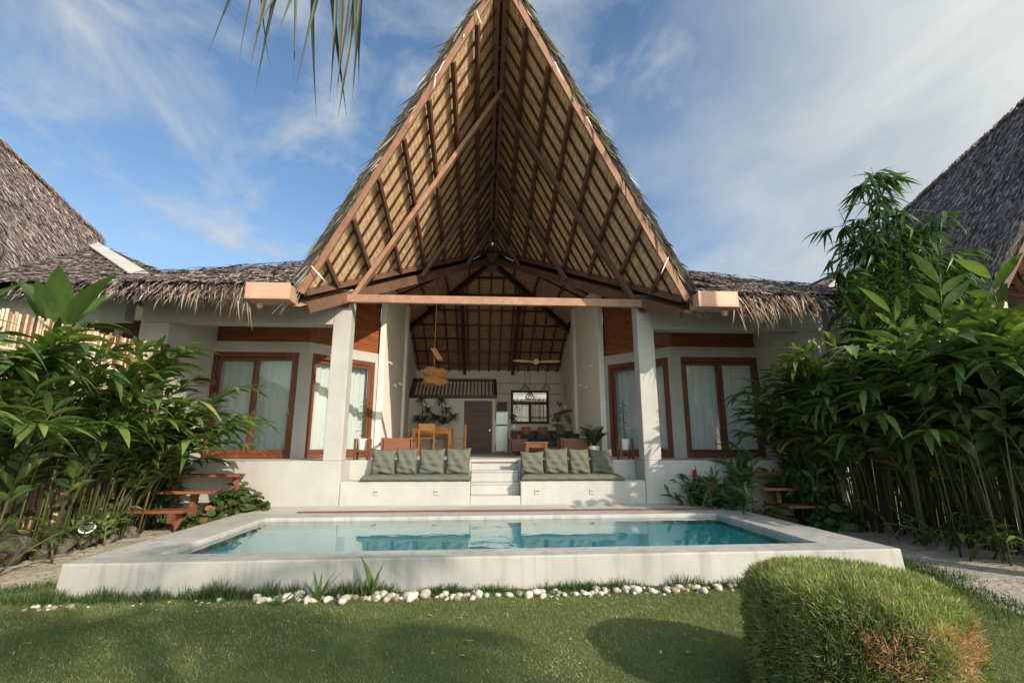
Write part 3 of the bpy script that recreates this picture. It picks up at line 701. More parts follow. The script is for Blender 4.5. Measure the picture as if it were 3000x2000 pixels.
def neighbour(s):
    cx = XC + s * (PITCH if s < 0 else 13.1); side = 'left' if s < 0 else 'right'
    root = thing('thatched_villa', (cx, 12, 0), 'neighbouring villa at the %s edge with a steep grey thatched roof' % side, 'villa')
    rf = roof(root, cx, False, (-s,), (950, 1000) if s < 0 else (900, 300), 0 if s < 0 else .55); timber(rf, cx, False)
    P0 = Vec((cx, 14.6, ridge_z(14.6))); q = -s
    Mh = Vec((cx + q * 6.25, 8.65, front_z(8.65)))
    h = MB(); i_ = Vec((-q, 0, 0)); nz = Vec((0, -.03, .06))
    h.prism([P0 + i_ * .02 + nz, Mh + i_ * .38 + nz, Mh + i_ * .76 + nz, P0 + i_ * .24 + nz - Vec((0, .2, .1))], (0, 0, .03))
    h.build('hip_flashing', M['deck'], root)
    # ridge trim, orange straw rim
    rm = Rib(); 
    for k in range(5200):
        y = 7.2 + 7.4 * random.random()
        rm.add((cx + random.uniform(-.16, .16) , y, ridge_z(y) + .20 + random.uniform(0, .08)), (-s * .75, random.gauss(-.15, .3), -.75), (-s * .7, 0, .7), random.uniform(.15, .3), .03, -.1, random.random())
    rm.build('ridge_straw', M['fringe'], root, prof=(.8, 1, .7, .1))
    root.location.y += .6 if s < 0 else 1.0
    root.location.z += .3 if s > 0 else .15
    # wing wall towards our garden, with a dark panelled opening
    if s < 0:
        a = -6.66
        MB().box(-10.6, a, 9.15, 9.4, 3.62, 4.36).build('lintel_wall', M['plaster'], root)
        MB().box(-7.36, -7.26, 9.9, 10.0, FZ, 3.62).build('post', M['plaster'], root)
        MB().box(-10.6, a, 10.6, 10.75, FZ, 3.30).build('recess_wall', M['plaster_in'], root)
        MB().box(-10.6, a, 10.62, 10.7, 3.30, 4.2).build('wood_panel', M['mahog_dark'], root)
        MB().box(-10.6, a - .01, 9.15, 14, -.1, FZ).build('platform', M['plaster'], root)
        MB().box(-10.6, a - .01, 9.42, 14, 3.98, 4.03).build('soffit', M['plaster_in'], root)
    else:
        MB().box(7.2, 11, 9.15, 9.4, FZ, 4.3).build('wing_wall', M['plaster'], root)
neighbour(-1); neighbour(1)
# ---------------------------------------------------------------- pool, deck, ground
def inset(p, z): return Vec((p[0], p[1], z))
OF = [(-3.77, 4.93), (4.36, 5.11), (4.32, 8.30), (-3.80, 8.22)]       # outer rim
IN = [(-3.15, 5.30), (3.70, 5.47), (3.71, 7.82), (-3.16, 7.72)]       # inner rim
def pool():
    r = thing('swimming_pool', (.28, 6.6, 0), 'raised white cement plunge pool with turquoise water on the lawn', 'pool')
    o = MB()
    for i in range(4):
        j = (i + 1) % 4
        a, b, c, d = [inset(OF[i], .3), inset(OF[j], .3), inset(IN[j], .3), inset(IN[i], .3)]
        o.poly([a, b, c, d], .5)
        if i != 2:
            bt = .035; ax = Vec((OF[i][0] - .28, OF[i][1] - 6.6, 0)).normalized() * bt; bx = Vec((OF[j][0] - .28, OF[j][1] - 6.6, 0)).normalized() * bt
            o.poly([inset(OF[i], -.15) + ax, inset(OF[j], -.15) + bx, b, a], .5)
        o.poly([d, c, inset(IN[j], .14), inset(IN[i], .14)], .5)
    import bmesh
    ob = o.build('coping', M['cement'], r)
    bm = bmesh.new(); bm.from_mesh(ob.data); bmesh.ops.remove_doubles(bm, verts=bm.verts, dist=.001); bmesh.ops.recalc_face_normals(bm, faces=bm.faces); bm.to_mesh(ob.data); bm.free()
    md = ob.modifiers.new('bevel', 'BEVEL'); md.width = .018; md.segments = 3; md.limit_method = 'ANGLE'; md.angle_limit = .6
    b = MB()
    for i in range(4):
        j = (i + 1) % 4; b.poly([inset(IN[i], .14), inset(IN[j], .14), inset(IN[j], -1.0), inset(IN[i], -1.0)], .5)
    b.poly([inset(p, -1.0) for p in IN], .5)
    b.build('basin', M['basin'], r)
    sc = MB(); sc.beam((-2.9, 8.26, .312), (1.4, 8.30, .312), .028, .02); sc.beam((-.6, 8.215, .314), (3.95, 8.285, .314), .03, .024)
    sc.build('slot_cover', M['rail_red'], r)
    w = MB(); w.poly([inset(p, .248) for p in [(-3.2, 5.25), (3.76, 5.42), (3.76, 7.87), (-3.2, 7.77)]], .5)
    tag(w.build('water', M['water']), kind='structure')
pool()
d = MB(); d.prism([(-3.80, 8.224, .1), (4.32, 8.304, .1), (4.4, 9.16, .1), (-3.80, 9.16, .1)], (0, 0, .198))
tag(d.build('terrace', M['deck'], bevel=.01), kind='structure')

g = MB(); g.poly([(-150, -60, 0), (150, -60, 0), (150, 5.2, 0), (-150, 5.2, 0)], .5).poly([(-150, 5.2, 0), (-3.4, 5.2, 0), (-3.4, 8.1, 0), (-150, 8.1, 0)], .5).poly([(4.1, 5.2, 0), (150, 5.2, 0), (150, 8.1, 0), (4.1, 8.1, 0)], .5).poly([(-150, 8.1, 0), (150, 8.1, 0), (150, 200, 0), (-150, 200, 0)], .5)
tag(g.build('ground', M['ground'], fix=False), kind='structure')
LAWN = [(-14, -14), (5.2, -14), (4.75, 1.0), (4.25, 3.3), (4.45, 4.3), (4.75, 5.0), (4.95, 5.7), (4.8, 6.0), (4.3, 6.05), (4.3, 5.17), (-3.6, 4.99), (-3.6, 5.6), (-3.95, 5.55), (-4.3, 5.25), (-5.0, 4.6), (-7, 3.2), (-14, 1)]
l = MB(); l.poly([(x, y, .006) for x, y in LAWN], .5); tag(l.build('lawn', M['lawn'], fix=False), kind='structure')
def in_poly(x, y, P):
    c = False; j = len(P) - 1
    for i in range(len(P)):
        if (P[i][1] > y) != (P[j][1] > y) and x < (P[j][0] - P[i][0]) * (y - P[i][1]) / (P[j][1] - P[i][1]) + P[i][0]: c = not c
        j = i
    return c
def blades():
    rb = Rib(); n = 230000
    X = RNG.uniform(-6, 5.6, n); Y = RNG.uniform(2.2, 6.0, n)
    keep = [i for i in range(n) if in_poly(X[i], Y[i], LAWN) and not (-3.78 < X[i] < 4.4 and Y[i] > 4.9 + (X[i] + 3.8) * .022) and abs(X[i] - .1) < Y[i] * 1.25 + .5]
    X = X[keep]; Y = Y[keep]; n = len(X)
    patch = np.sin(X * 2.1 + 1.3 * np.sin(Y * 2.7)) * .13 + np.sin(X * 5.3 - Y * 4.1) * .08 + np.sin(X * 11.3 + 3 * np.sin(Y * 8.1)) * .06
    a = RNG.uniform(0, 2 * PI, n); t = RNG.uniform(.25, .9, n)
    D = np.stack([np.cos(a) * t, np.sin(a) * t, np.ones(n)], 1); N = np.stack([np.cos(a + 1.2), np.sin(a + 1.2), np.full(n, .4)], 1)
    rb.many(np.stack([X, Y, np.full(n, .002)], 1), D, N, RNG.uniform(.012, .030, n), RNG.uniform(.003, .0055, n), RNG.normal(-.2, .2, n), np.clip(RNG.beta(2, 2.4, n) + patch, 0, 1))
    tag(rb.build('grass', M['grass'], prof=(1, .8, .1), smooth=False), 'short mown grass blades of the lawn in front of the pool', kind='stuff')
    # taller unmown grass at the foot of the pool wall
    rb = Rib()
    def tuft(cx, cy, rx, ry, h, n, wall=True):
        for k in range(n):
            x = random.gauss(cx, rx); y = cy + random.gauss(0, ry)
            lim = 4.90 + (x + 3.8) * .022
            if wall and y > lim: y = lim - .01
            h2 = h * random.uniform(.45, 1.1) * max(.25, 1 - abs(x - cx) / (2.8 * rx))
            rb.add((x, y, .0), (random.gauss(0, .38), random.gauss(-.05, .3), 1), (random.gauss(0, 1), -.6, .2), h2, random.uniform(.005, .009), random.gauss(0, .25), random.betavariate(1.6, 3.2) * .8)
    for k in range(95):
        x = random.uniform(-4.2, 4.2); tuft(x, 4.85 + (x + 3.8) * .022, .09, .035, random.uniform(.05, .13) * (1.25 if x < -1 else .9), 60)
    for x, h in ((-2.35, .20), (-1.9, .16), (-3.3, .15), (-2.9, .14), (-1.2, .17), (-.95, .17), (.9, .13), (1.35, .14), (2.0, .15), (2.5, .12), (-3.8, .15), (-.3, .11)): tuft(x, 4.83 + (x + 3.8) * .022, .16, .05, h, 260)
    for k in range(60):                      # dark rough strip along the right path and left sand
        y = random.uniform(3.6, 6.0); x = 4.28 + (y - 3.5) * .27 + random.gauss(0, .12)
        tuft(x, y, .12, .12, .07, 50, False)
    for k in range(40):
        t = random.random(); tuft(-3.9 - 1.6 * t, 5.55 - 1.2 * t, .12, .1, .08, 60, False)
    tag(rb.build('tall_grass', M['tall_grass'], prof=(1, .85, .6, .1), smooth=False), 'taller uncut grass along the foot of the pool wall', kind='stuff')
    # dry litter and weeds on the sand
    rb = Rib()
    for k in range(2600):
        s = random.random()
        if s < .5: x = random.uniform(4.6, 7.3); y = random.uniform(4.3, 9.2)
        else: x = random.uniform(-6, -3.9); y = random.uniform(5.0, 9.1)
        a = random.uniform(0, 6.3)
        if k % 14 == 0: x = random.uniform(-3.6, 3.2); y = random.uniform(3.0, 4.85)
        rb.add((x, y, .006 + (.022 if k % 14 == 0 else 0)), (cos(a), sin(a), random.uniform(0, .3)), (0, 0, 1), random.uniform(.02, .07), random.uniform(.005, .014), -.2, random.choice((.1, .3, .95, 1.0)))
    tag(rb.build('leaf_litter', M['grass'], smooth=False), 'bits of dry leaf strewn over the sandy paths and lawn', kind='stuff')
blades()

def blob(rx, ry, rz, seed, n=10, m=7, rough=.22):
    rg = random.Random(seed); vs = []; rows = []
    ph = [rg.uniform(0, 6.3) for _ in range(6)]
    for i in range(m + 1):
        th = PI * i / m; row = []
        for k in range(n):
            a = 2 * PI * k / n
            q = 1 + rough * (.5 * sin(2 * a + ph[0]) * sin(th) + .4 * sin(3 * a + ph[1] + 2 * th) * sin(th) + .35 * sin(5 * a + ph[2] - 3 * th) * sin(th) + .3 * cos(3 * th + ph[3]))
            row.append((rx * q * sin(th) * cos(a), ry * q * sin(th) * sin(a), rz * q * cos(th)))
        rows.append(row)
    b = MB(); vs = [p for r in rows for p in r]
    fs = [(i * n + k, i * n + (k + 1) % n, (i + 1) * n + (k + 1) % n, (i + 1) * n + k) for i in range(m) for k in range(n)]
    return b.faces(vs, fs)
def stones():
    protos = []
    for k in range(5):
        me = blob(.052, .042, .034, 50 + k, 9, 6, .3).build('white_stone', M['stone'], smooth=True)
        protos.append(me)
    pl = []
    for k in range(236):
        if k < 206: x = random.uniform(-1.95, 2.75)
        else: x = random.uniform(-4.0, -1.95)
        base = 4.70 + (x + 3.8) * .030 - .04 * sin(x * 1.1 + .8)
        s = random.choice((.35, .42, .5, .62, .82)) * random.uniform(.85, 1.15) * (1 if x > -2 else .7)
        y = base + random.gauss(0, .055)
        pl.append((x, y, s))
    for k in range(16): pl.append((random.uniform(-1.75, -.45), random.uniform(4.70, 4.82), random.uniform(.7, 1.1)))
    for i, (x, y, s) in enumerate(pl):
        o = protos[i] if i < 5 else protos[i % 5].copy()
        if i >= 5: COL.objects.link(o)
        o.location = (x, y, -.004); o.rotation_euler = (random.gauss(0, .2), random.gauss(0, .2), random.uniform(0, 6.3)); o.scale = (s, s * random.uniform(.8, 1.15), s * random.uniform(.8, 1.2))
        if x < -1.95: lb, gp = 'small white stone half sunk in grass left of the pebble row', 'scattered white stones at the left end'
        else: lb, gp = 'white rounded stone in the row edging the lawn below the pool wall', 'white stones edging the lawn'
        tag(o, lb, 'stone', gp)
stones()
def rocks():
    for i, (x, y, s) in enumerate(((-5.9, 5.7, .22), (-5.75, 6.3, .27), (-5.7, 6.9, .2), (-5.55, 7.3, .16), (-5.5, 7.65, .14), (-5.45, 8.0, .12), (-6.0, 5.1, .25), (-5.55, 6.6, .1))):
        o = blob(s, s * .8, s * .75, 80 + i, 26, 16, .40).build('border_rock', M['rock'], smooth=True)
        o.location = (x + .22, y, -.03)
        tag(o, ('big pale grey coral rock edging the left garden bed nearest the lawn', 'wide rough grey rock bordering the left sandy path', 'lumpy coral rock in front of the left ginger clumps', 'small rough rock beside the left garden spotlight', 'small round rock just behind the left garden spotlight', 'farthest grey rock towards the left wooden steps', 'grey coral rock at the left picture edge', 'fist sized rock between bigger border rocks on the left')[i], 'rock', 'rocks bordering the left bed')
rocks()

# ---------------------------------------------------------------- garden steps, spotlights, fence
def garden_steps(s, label):
    cx = XC + s * 4.92; r = thing('garden_steps', (cx, 8.85, 0), label, 'steps')
    m = M['redwood'] if s < 0 else M['redwood']
    dx = (-.0, -.16, -.40)
    tr = ((8.92, .865, -.66, .53), (8.62, .62, -.86, .30), (8.32, .36, -1.02, .06))
    for (y, z, a, b) in tr:
        if s > 0: a, b = -b, -a
        MB().box(cx + a, cx + b, y - .16, y + .16, z - .045, z).build('tread', m, r, bevel=.006)
    sg = -s
    for a in (-.98,): 
        x_ = cx + a * sg - .03
        MB().prism([(x_, 8.02, -.02), (x_, 8.36, -.02), (x_, 9.0, .575), (x_, 8.5, .575), (x_, 8.5, .31), (x_, 8.2, .31)], (.07, 0, 0)).build('stringer', m, r, bevel=.005)
    for (a, y, z) in ((-.56, 8.98, .82), (.42, 8.98, .82), (-.1, 8.74, .575), (-.1, 8.42, .315)): MB().box(cx + a * sg - .04, cx + a * sg + .04, y - .06, y + .06, .0, z).build('post', m, r)
    return r
garden_steps(-1, 'three red wooden treads climbing to the left end of the terrace'); garden_steps(1, 'shaded wooden steps half hidden by plants at the right end of the terrace')
def spot(x, y, tilt, label):
    r = thing('garden_spotlight', (x, y, 0), label, 'spotlight', 'garden spotlights')
    MB().tube([(x, y, -.02), (x, y, .13)], [.012, .016], 8).build('spike', M['white'], r)
    d = Vec(tilt).normalized(); p = Vec((x, y, .19))
    MB().tube([p - d * .09, p - d * .075, p + d * .03, p + d * .10, p + d * .108], [.045, .062, .066, .095, .09], 16).build('lamp_head', M['white'], r, smooth=False)
    MB().tube([p + d * .104, p + d * .112], [.08, .08], 14).build('lens', M['steel'], r)
spot(-5.28, 7.25, (.3, -.6, .8), 'white cup shaped spotlight on the left sandy bed'); spot(6.25, 8.35, (-.8, -.1, .55), 'white spotlight on a spike by the right hedge')
def fence(p0, p1, z0, z1, label, step=.043, mat='bamboo_pole'):
    p0 = Vec((*p0, 0)); p1 = Vec((*p1, 0)); d = p1 - p0; L = d.length; d.normalize(); n = Vec((-d.y, d.x, 0))
    r = thing('bamboo_fence', tuple((p0 + p1) / 2), label, 'fence')
    b = MB(); k = int(L / step)
    for i in range(k):
        q = p0 + d * (i * step + random.uniform(-.006, .006)); h = z0 + (z1 - z0) * i / k + random.uniform(-.03, .03)
        b.tube([q + Vec((0, 0, 0)), q + Vec((0, 0, h))], random.uniform(.015, .021), 6, random.random())
    b.build('bamboo_poles', M[mat], r, smooth=False)
    for z in (.5, 1.5, 2.5): MB().tube([p0 + n * -.045 + Vec((0, 0, z)), p1 + n * -.045 + Vec((0, 0, z))], .03, 8).build('rail', M['bamboo_pole'], r)
    MB().box(p1.x - .06, p1.x + .06, p1.y - .06, p1.y + .06, 0, max(z0, z1) + .05).build('end_post', M['beam_dark'], r)
fence((-6.02, 2.0), (-5.80, 9.05), 2.80, 3.10, 'tall split bamboo pole fence behind the left ginger plants')
fence((9.3, 3.0), (7.05, 9.05), 2.4, 2.5, 'shaded bamboo pole fence behind the right hedge', mat='bamboo_shade', step=.034)
fence((-.5, 20.9), (4.2, 20.9), 3.3, 3.3, 'pale bamboo fence seen through the kitchen window')

# ---------------------------------------------------------------- plants
def cane_plant(name, x, y, label, cat, canes, hgt, lean, spread, leafL, leafW, mats=('ginger', 'ginger_stem'), group=None, nleaf=15, start=.38, flowers=(), dry=0, droop=.25, lo=0.0, two_rank=True, z=0.0, arch=0.0):
    """clump of arching canes with two ranks of lance leaves"""
    r = thing(name, (x, y, z), label, cat, group)
    lv = Rib(); st = MB()
    for c in range(canes):
        bx, by = x + random.gauss(0, spread * .35), y + random.gauss(0, spread * .5)
        h = hgt * random.uniform(.60, 1.10); az = random.uniform(-1, 1)
        lx, ly = lean[0] * random.uniform(.3, 1.25) + random.gauss(0, spread * .45), lean[1] * random.uniform(.3, 1.2) + random.gauss(0, spread * .55)
        b0 = Vec((bx, by, z)); ar = arch * random.uniform(.0, 1.2); top = Vec((bx + lx * (1 + .3 * ar), by + ly * (1 + .3 * ar), z + h * (1 - .16 * ar))); mid = Vec((bx + lx * (.28 - .14 * ar), by + ly * (.28 - .14 * ar), z + h * (.66 + .38 * ar)))
        def pt(t): return b0 * (1 - t) ** 2 + mid * 2 * t * (1 - t) + top * t * t
        st.tube([pt(t) for t in (0, .2, .4, .6, .8, 1)], [.012, .012, .011, .009, .007, .004], 5, random.random())
        hx = random.uniform(0, 6.3)
        for k in range(nleaf):
            t = start + (1 - start) * (k + .5) / nleaf * random.uniform(.97, 1.03); t = min(t, 1.0)
            p = pt(t); d = (pt(min(1, t + .03)) - pt(t - .03)).normalized()
            hor = Vec((d.y, -d.x, 0)); hor = hor.normalized() if hor.length > .1 else Vec((cos(hx), sin(hx), 0))
            sd = 1 if k % 2 else -1
            if not two_rank: a = random.uniform(0, 6.3); hor = Vec((cos(a), sin(a), 0)); sd = 1
            tl = .55 + .45 * t
            dd = hor * sd * random.uniform(.5, .95) + d * random.uniform(.6, 1.0) * (1.35 if t > .93 else 1) + Vec((random.gauss(0, .14), random.gauss(0, .14), random.gauss(.02, .16)))
            nn = d.cross(hor); nn = nn if nn.z > 0 else -nn; nn = nn + Vec((0, 0, .5)) + Vec((random.gauss(0, .25), random.gauss(0, .25), 0))
            rv = min(.97, random.betavariate(2, 2.2) * (.62 + .5 * t))
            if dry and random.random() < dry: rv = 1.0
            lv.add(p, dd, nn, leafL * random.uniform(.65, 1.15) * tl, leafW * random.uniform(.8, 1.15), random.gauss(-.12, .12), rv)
    st.build('stems', M[mats[1]], r, smooth=True)
    lv.build('foliage', M[mats[0]], r, prof=(.12, .62, .95, 1, .8, .42, .04), fold=.16, gravity=droop)
    for (fx, fy, fz, mt) in flowers:
        f = Rib()
        for k in range(34):
            a = random.uniform(0, 6.3); hh = random.random()
            f.add((fx + .012 * cos(a), fy + .012 * sin(a), fz + .13 * hh), (cos(a), sin(a), .7), (-cos(a), -sin(a), 1), .055 * (1.15 - hh * .6), .03, .3)
        f.build('flower', M[mt], r, prof=(.5, 1, .8, .1))
    return r

G = 'ginger clumps along the left bamboo fence'
LEFT = [
 (-5.75, 4.30, 'ginger clump cut off by the left picture edge with long arching leaves', 13, 2.35, (.5, -.2), ()),
 (-5.70, 5.10, 'dense ginger clump with a yellowed drooping leaf near the left edge', 13, 2.30, (.7, -.2), ()),
 (-5.60, 5.85, 'ginger clump with orange blossoms in front of the banana leaves', 13, 2.45, (.75, -.1), ((-5.15, 5.85, 2.25, 'flower_o'), (-5.3, 5.6, 1.95, 'flower_o'))),
 (-5.55, 6.65, 'ginger clump standing behind the left garden spotlight', 13, 2.30, (.85, -.1), ((-4.95, 6.9, 2.5, 'flower_o'),)),
 (-5.50, 7.40, 'tall ginger clump rising above the bamboo fence top', 12, 2.5, (.8, -.05), ()),
 (-5.40, 8.05, 'ginger clump whose leafy arms reach across the left glass door', 14, 2.15, (1.25, -.15), ()),
 (-5.68, 8.75, 'ginger clump in the corner by the left wooden steps', 7, 1.8, (.25, -.1), ()),
]
for (x, y, lb, n, h, ln, fl) in LEFT:
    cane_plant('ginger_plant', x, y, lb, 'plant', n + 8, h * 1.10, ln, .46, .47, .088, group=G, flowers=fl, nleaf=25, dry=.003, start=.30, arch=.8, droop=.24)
cane_plant('ginger_shoots', -5.5, 5.6, 'low young ginger shoots behind the left border rocks', 'plant', 22, .55, (.15, -.1), .75, .30, .06, group=G, nleaf=8, start=.2)
cane_plant('ginger_shoots', -5.45, 7.4, 'low shoots between the left spotlight and the wooden steps', 'plant', 24, .45, (.08, -.1), .45, .24, .05, group=G, nleaf=8, start=.2)
# big upright leaf fans behind the fence: banana plants
def banana(x, y, label, n, h, L=1.1, W=.34, z=1.2):
    r = thing('banana_plant', (x, y, 0), label, 'banana plant', 'banana plants behind the left fence'); lv = Rib()
    MB().tube([(x, y, 0), (x, y, z + h * .35)], [.12, .08], 10).build('stem', M['ginger_stem'], r)
    for k in range(n):
        a = 6.28 * k / n + random.uniform(-.4, .4)
        lv.add((x + .06 * cos(a), y + .06 * sin(a), z + h * .35), (cos(a) * .32, sin(a) * .32, 1.0), (-cos(a), -sin(a) - .4, .3), L * random.uniform(.8, 1.15), W * random.uniform(.85, 1.1), -.25)
    lv.build('leaves', M['banana'], r, prof=(.15, .35, .8, 1, .98, .85, .5, .05), fold=.10, gravity=.12)
banana(-6.7, 7.9, 'broad banana leaves standing above the left fence by the dark window', 8, 2.4, 1.3, .38, 2.1)
banana(-7.3, 6.9, 'banana plant at the left picture edge behind the fence', 7, 2.3, 1.25, .36, 2.0)
banana(-6.5, 8.5, 'slimmer banana plant at the wall end of the fence', 5, 2.5, 1.0, .26, 1.5)

G = 'ginger clumps of the right hedge'
RIGHT = [
 (6.15, 8.75, 'ginger clump leaning over the right glass door corner', 16, 2.35, (-1.0, -.3), ()),
 (6.30, 8.15, 'ginger clump behind the right garden spotlight', 16, 2.5, (-.95, -.35), ()),
 (6.55, 7.55, 'ginger clump with a red flower left of the hedge middle', 16, 2.6, (-1.05, -.3), ((6.2, 7.35, 1.05, 'flower'),)),
 (6.75, 6.95, 'dense dark ginger clump at the middle of the right hedge', 16, 2.55, (-1.05, -.35), ()),
 (6.95, 6.35, 'ginger clump with a red flower right of the hedge middle', 17, 2.6, (-1.05, -.35), ((6.6, 6.25, 1.0, 'flower'),)),
 (7.15, 5.7, 'ginger clump with orange withered leaves at the right picture edge', 17, 2.55, (-1.0, -.35), ()),
 (7.45, 5.1, 'nearest ginger clump running out of the right picture edge', 15, 2.6, (-.6, -.2), ()),
 (7.75, 4.4, 'ginger clump closest to the viewer at the right fence', 12, 2.4, (-.6, -.2), ()),
]
for (x, y, lb, n, h, ln, fl) in RIGHT:
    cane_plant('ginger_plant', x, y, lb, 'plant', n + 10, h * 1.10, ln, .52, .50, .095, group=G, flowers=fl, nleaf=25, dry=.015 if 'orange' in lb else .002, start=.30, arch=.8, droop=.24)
cane_plant('ginger_plant', 6.55, 5.75, 'tall ginger clump with broad upright lime green leaves against the neighbouring roof', 'plant', 12, 3.25, (-.25, -.1), .55, .56, .13, group=G, nleaf=12, start=.5, droop=.15)
cane_plant('ginger_plant', 7.1, 5.4, 'broad leaved ginger clump topping the hedge at the right edge', 'plant', 12, 3.15, (-.2, -.1), .5, .56, .13, group=G, nleaf=12, start=.5, droop=.15)
cane_plant('ginger_shoots', 6.35, 6.6, 'low shaded shoots at the foot of the right hedge', 'plant', 26, .5, (-.15, -.1), .95, .22, .045, group=G, nleaf=8, start=.25)
# shrubs in front of the right wing
cane_plant('leafy_shrub', 4.15, 8.72, 'lush strap leaved shrub with red flowers in front of the right door', 'shrub', 40, .78, (-.1, -.12), .52, .34, .06, ('shrub', 'ginger_stem'), nleaf=11, start=.12, flowers=((3.72, 8.55, .80, 'flower'), (3.95, 8.45, .55, 'flower')), two_rank=False, droop=.2)
cane_plant('leafy_shrub', 4.75, 8.85, 'taller shoot leaning up before the right glass door', 'shrub', 6, 1.35, (-.05, -.1), .2, .40, .075, ('shrub', 'ginger_stem'), nleaf=9, start=.4, two_rank=False, droop=.1)
cane_plant('leafy_shrub', 5.75, 8.55, 'dark shrub in the shade beside the right wooden steps', 'shrub', 34, .95, (-.05, -.1), .42, .34, .07, ('shrub', 'ginger_stem'), nleaf=10, start=.2, two_rank=False, droop=.3)
cane_plant('leafy_shrub', -5.35, 8.98, 'small dark shrub under the planter at the left wall', 'shrub', 18, .75, (.05, -.05), .25, .30, .06, ('shrub', 'ginger_stem'), nleaf=9, start=.25, two_rank=False, droop=.3)
def round_leaf(name, x, y, rx, ry, h, n, label, mat, L=.17, bias=0.0):
    r = thing(name, (x, y, 0), label, 'plant'); lv = Rib(); st = MB()
    for k in range(n):
        a = random.uniform(0, 6.3); q = math.sqrt(random.random()); px, py = x + rx * q * cos(a), y + ry * q * sin(a)
        pz = h * (1 - q ** 2.2) * random.uniform(.45, 1.05) + .04
        st.tube([(x + rx * q * .7 * cos(a), y + ry * q * .7 * sin(a), 0), (px, py, pz)], .004, 4)
        t = random.uniform(0, 6.3); nn = Vec((cos(a) * q * .8 + random.gauss(.12, .3), sin(a) * q * .8 - .35 + random.gauss(0, .3), 1))
        lv.add((px - cos(t) * L * .4, py - sin(t) * L * .4, pz), (cos(t), sin(t), -.15), nn, L * random.uniform(.7, 1.2), L * random.uniform(.75, 1.1), random.gauss(-.1, .15), random.betavariate(2, 2.2) if random.random() > .04 else 1.0)
    st.build('stems', M['ginger_stem'], r); lv.build('foliage', M[mat], r, prof=(.4, .85, 1, .95, .7, .1), fold=.12, gravity=.12)
round_leaf('begonia_bush', -4.00, 8.62, .62, .42, .70, 430, 'mound of round begonia leaves beside the left wooden steps', 'begonia', .135)
round_leaf('begonia_bush', -4.35, 8.30, .30, .2, .34, 90, 'low patch of round leaves at the left pool corner', 'begonia', .17)
round_leaf('begonia_bush', 4.95, 8.35, .42, .28, .36, 120, 'big round shaded leaves by the right pool corner', 'begonia', .19)
round_leaf('begonia_bush', 5.85, 8.1, .45, .3, .40, 90, 'dark round leaves in front of the right wooden steps', 'shrub', .20)
def rosette(name, x, y, z, n, L, W, label, mat, up=.9, cat='plant', curve=-.2, pot=None, group=None):
    r = thing(name, (x, y, 0 if pot is None else pot), label, cat, group); lv = Rib()
    for k in range(n):
        a = 2.4 * k + random.uniform(-.3, .3); u = up * random.uniform(.55, 1.4)
        lv.add((x + .012 * cos(a), y + .012 * sin(a), z), (cos(a), sin(a), u), (-cos(a), -sin(a), 1.2), L * random.uniform(.7, 1.1), W, curve + random.gauss(0, .06))
    lv.build('leaves', M[mat], r, prof=(.5, .9, 1, .8, .45, .04), fold=.2, gravity=.05); return r
rosette('agave_plant', -1.72, 4.70, .0, 9, .16, .028, 'low spiky rosette among the white stones', 'banana', .7)
rosette('agave_plant', -1.42, 4.74, .0, 8, .30, .034, 'upright spiky plant in front of the pool wall', 'banana', 3.0)
rosette('agave_plant', -1.03, 4.79, .0, 5, .24, .03, 'small plant right of the upright spiky one', 'palm', 2.2)
rosette('canna_shoot', -.97, 4.80, .04, 2, .36, .075, 'single broad leaf shoot against the pool wall', 'banana', 6.0)
rosette('spider_plant', 3.75, 8.35, .05, 46, .34, .022, 'light green grassy tuft at the right back pool corner', 'banana', 1.0, curve=-.35)
# bamboo behind the right hedge
def bamboo(x, y, label, nc=10, hs=(4.6, 5.2, 5.6, 6.0, 6.3)):
    r = thing('bamboo_clump', (x, y, 0), label, 'bamboo'); st = MB(); lv = Rib()
    for c in range(nc):
        bx, by = x + random.gauss(0, .25), y + random.gauss(0, .25); h = random.choice(hs) * random.uniform(.9, 1.02)
        lx, ly = random.gauss(-.05, .42), random.gauss(-.1, .3)
        def pt(t): return Vec((bx + lx * t ** 1.8, by + ly * t ** 1.8, h * (t - .06 * t ** 4)))
        st.tube([pt(k / 10) for k in range(11)], [.026 - .0022 * k for k in range(11)], 6, random.random())
        for k in range(30):
            t = random.uniform(.36, 1.0) ** .9; p = pt(t); a = random.uniform(0, 6.3)
            bl = random.uniform(.25, .85) * (1.15 - .55 * t); tip = p + Vec((cos(a) * bl, sin(a) * bl, random.uniform(-.05, .35) * bl))
            st.tube([p, (p + tip) / 2 + Vec((0, 0, .06 * bl)), tip], [.006, .004, .002], 4, random.random())
            for m in range(random.randint(7, 12)):
                q = p + (tip - p) * random.uniform(.35, 1.02); b2 = a + random.gauss(0, .8)
                lv.add(q, (cos(b2), sin(b2), random.uniform(-1.3, .25)), (random.gauss(0, .4), random.gauss(0, .4), 1), random.uniform(.26, .44), random.uniform(.045, .072), random.gauss(-.1, .1), random.betavariate(2, 2))
    st.build('canes', M['ginger_stem'], r); lv.build('foliage', M['bamboo'], r, prof=(.25, .9, 1, .7, .3, .03), fold=.12, gravity=.22)
bamboo(7.15, 7.75, 'tall dark bamboo clump rising behind the right hedge', 11, (5.0, 5.7, 6.2, 6.5, 6.8))
bamboo(8.3, 8.0, 'paler bamboo clump against the right neighbouring roof', 4, (4.6, 5.2, 5.6))
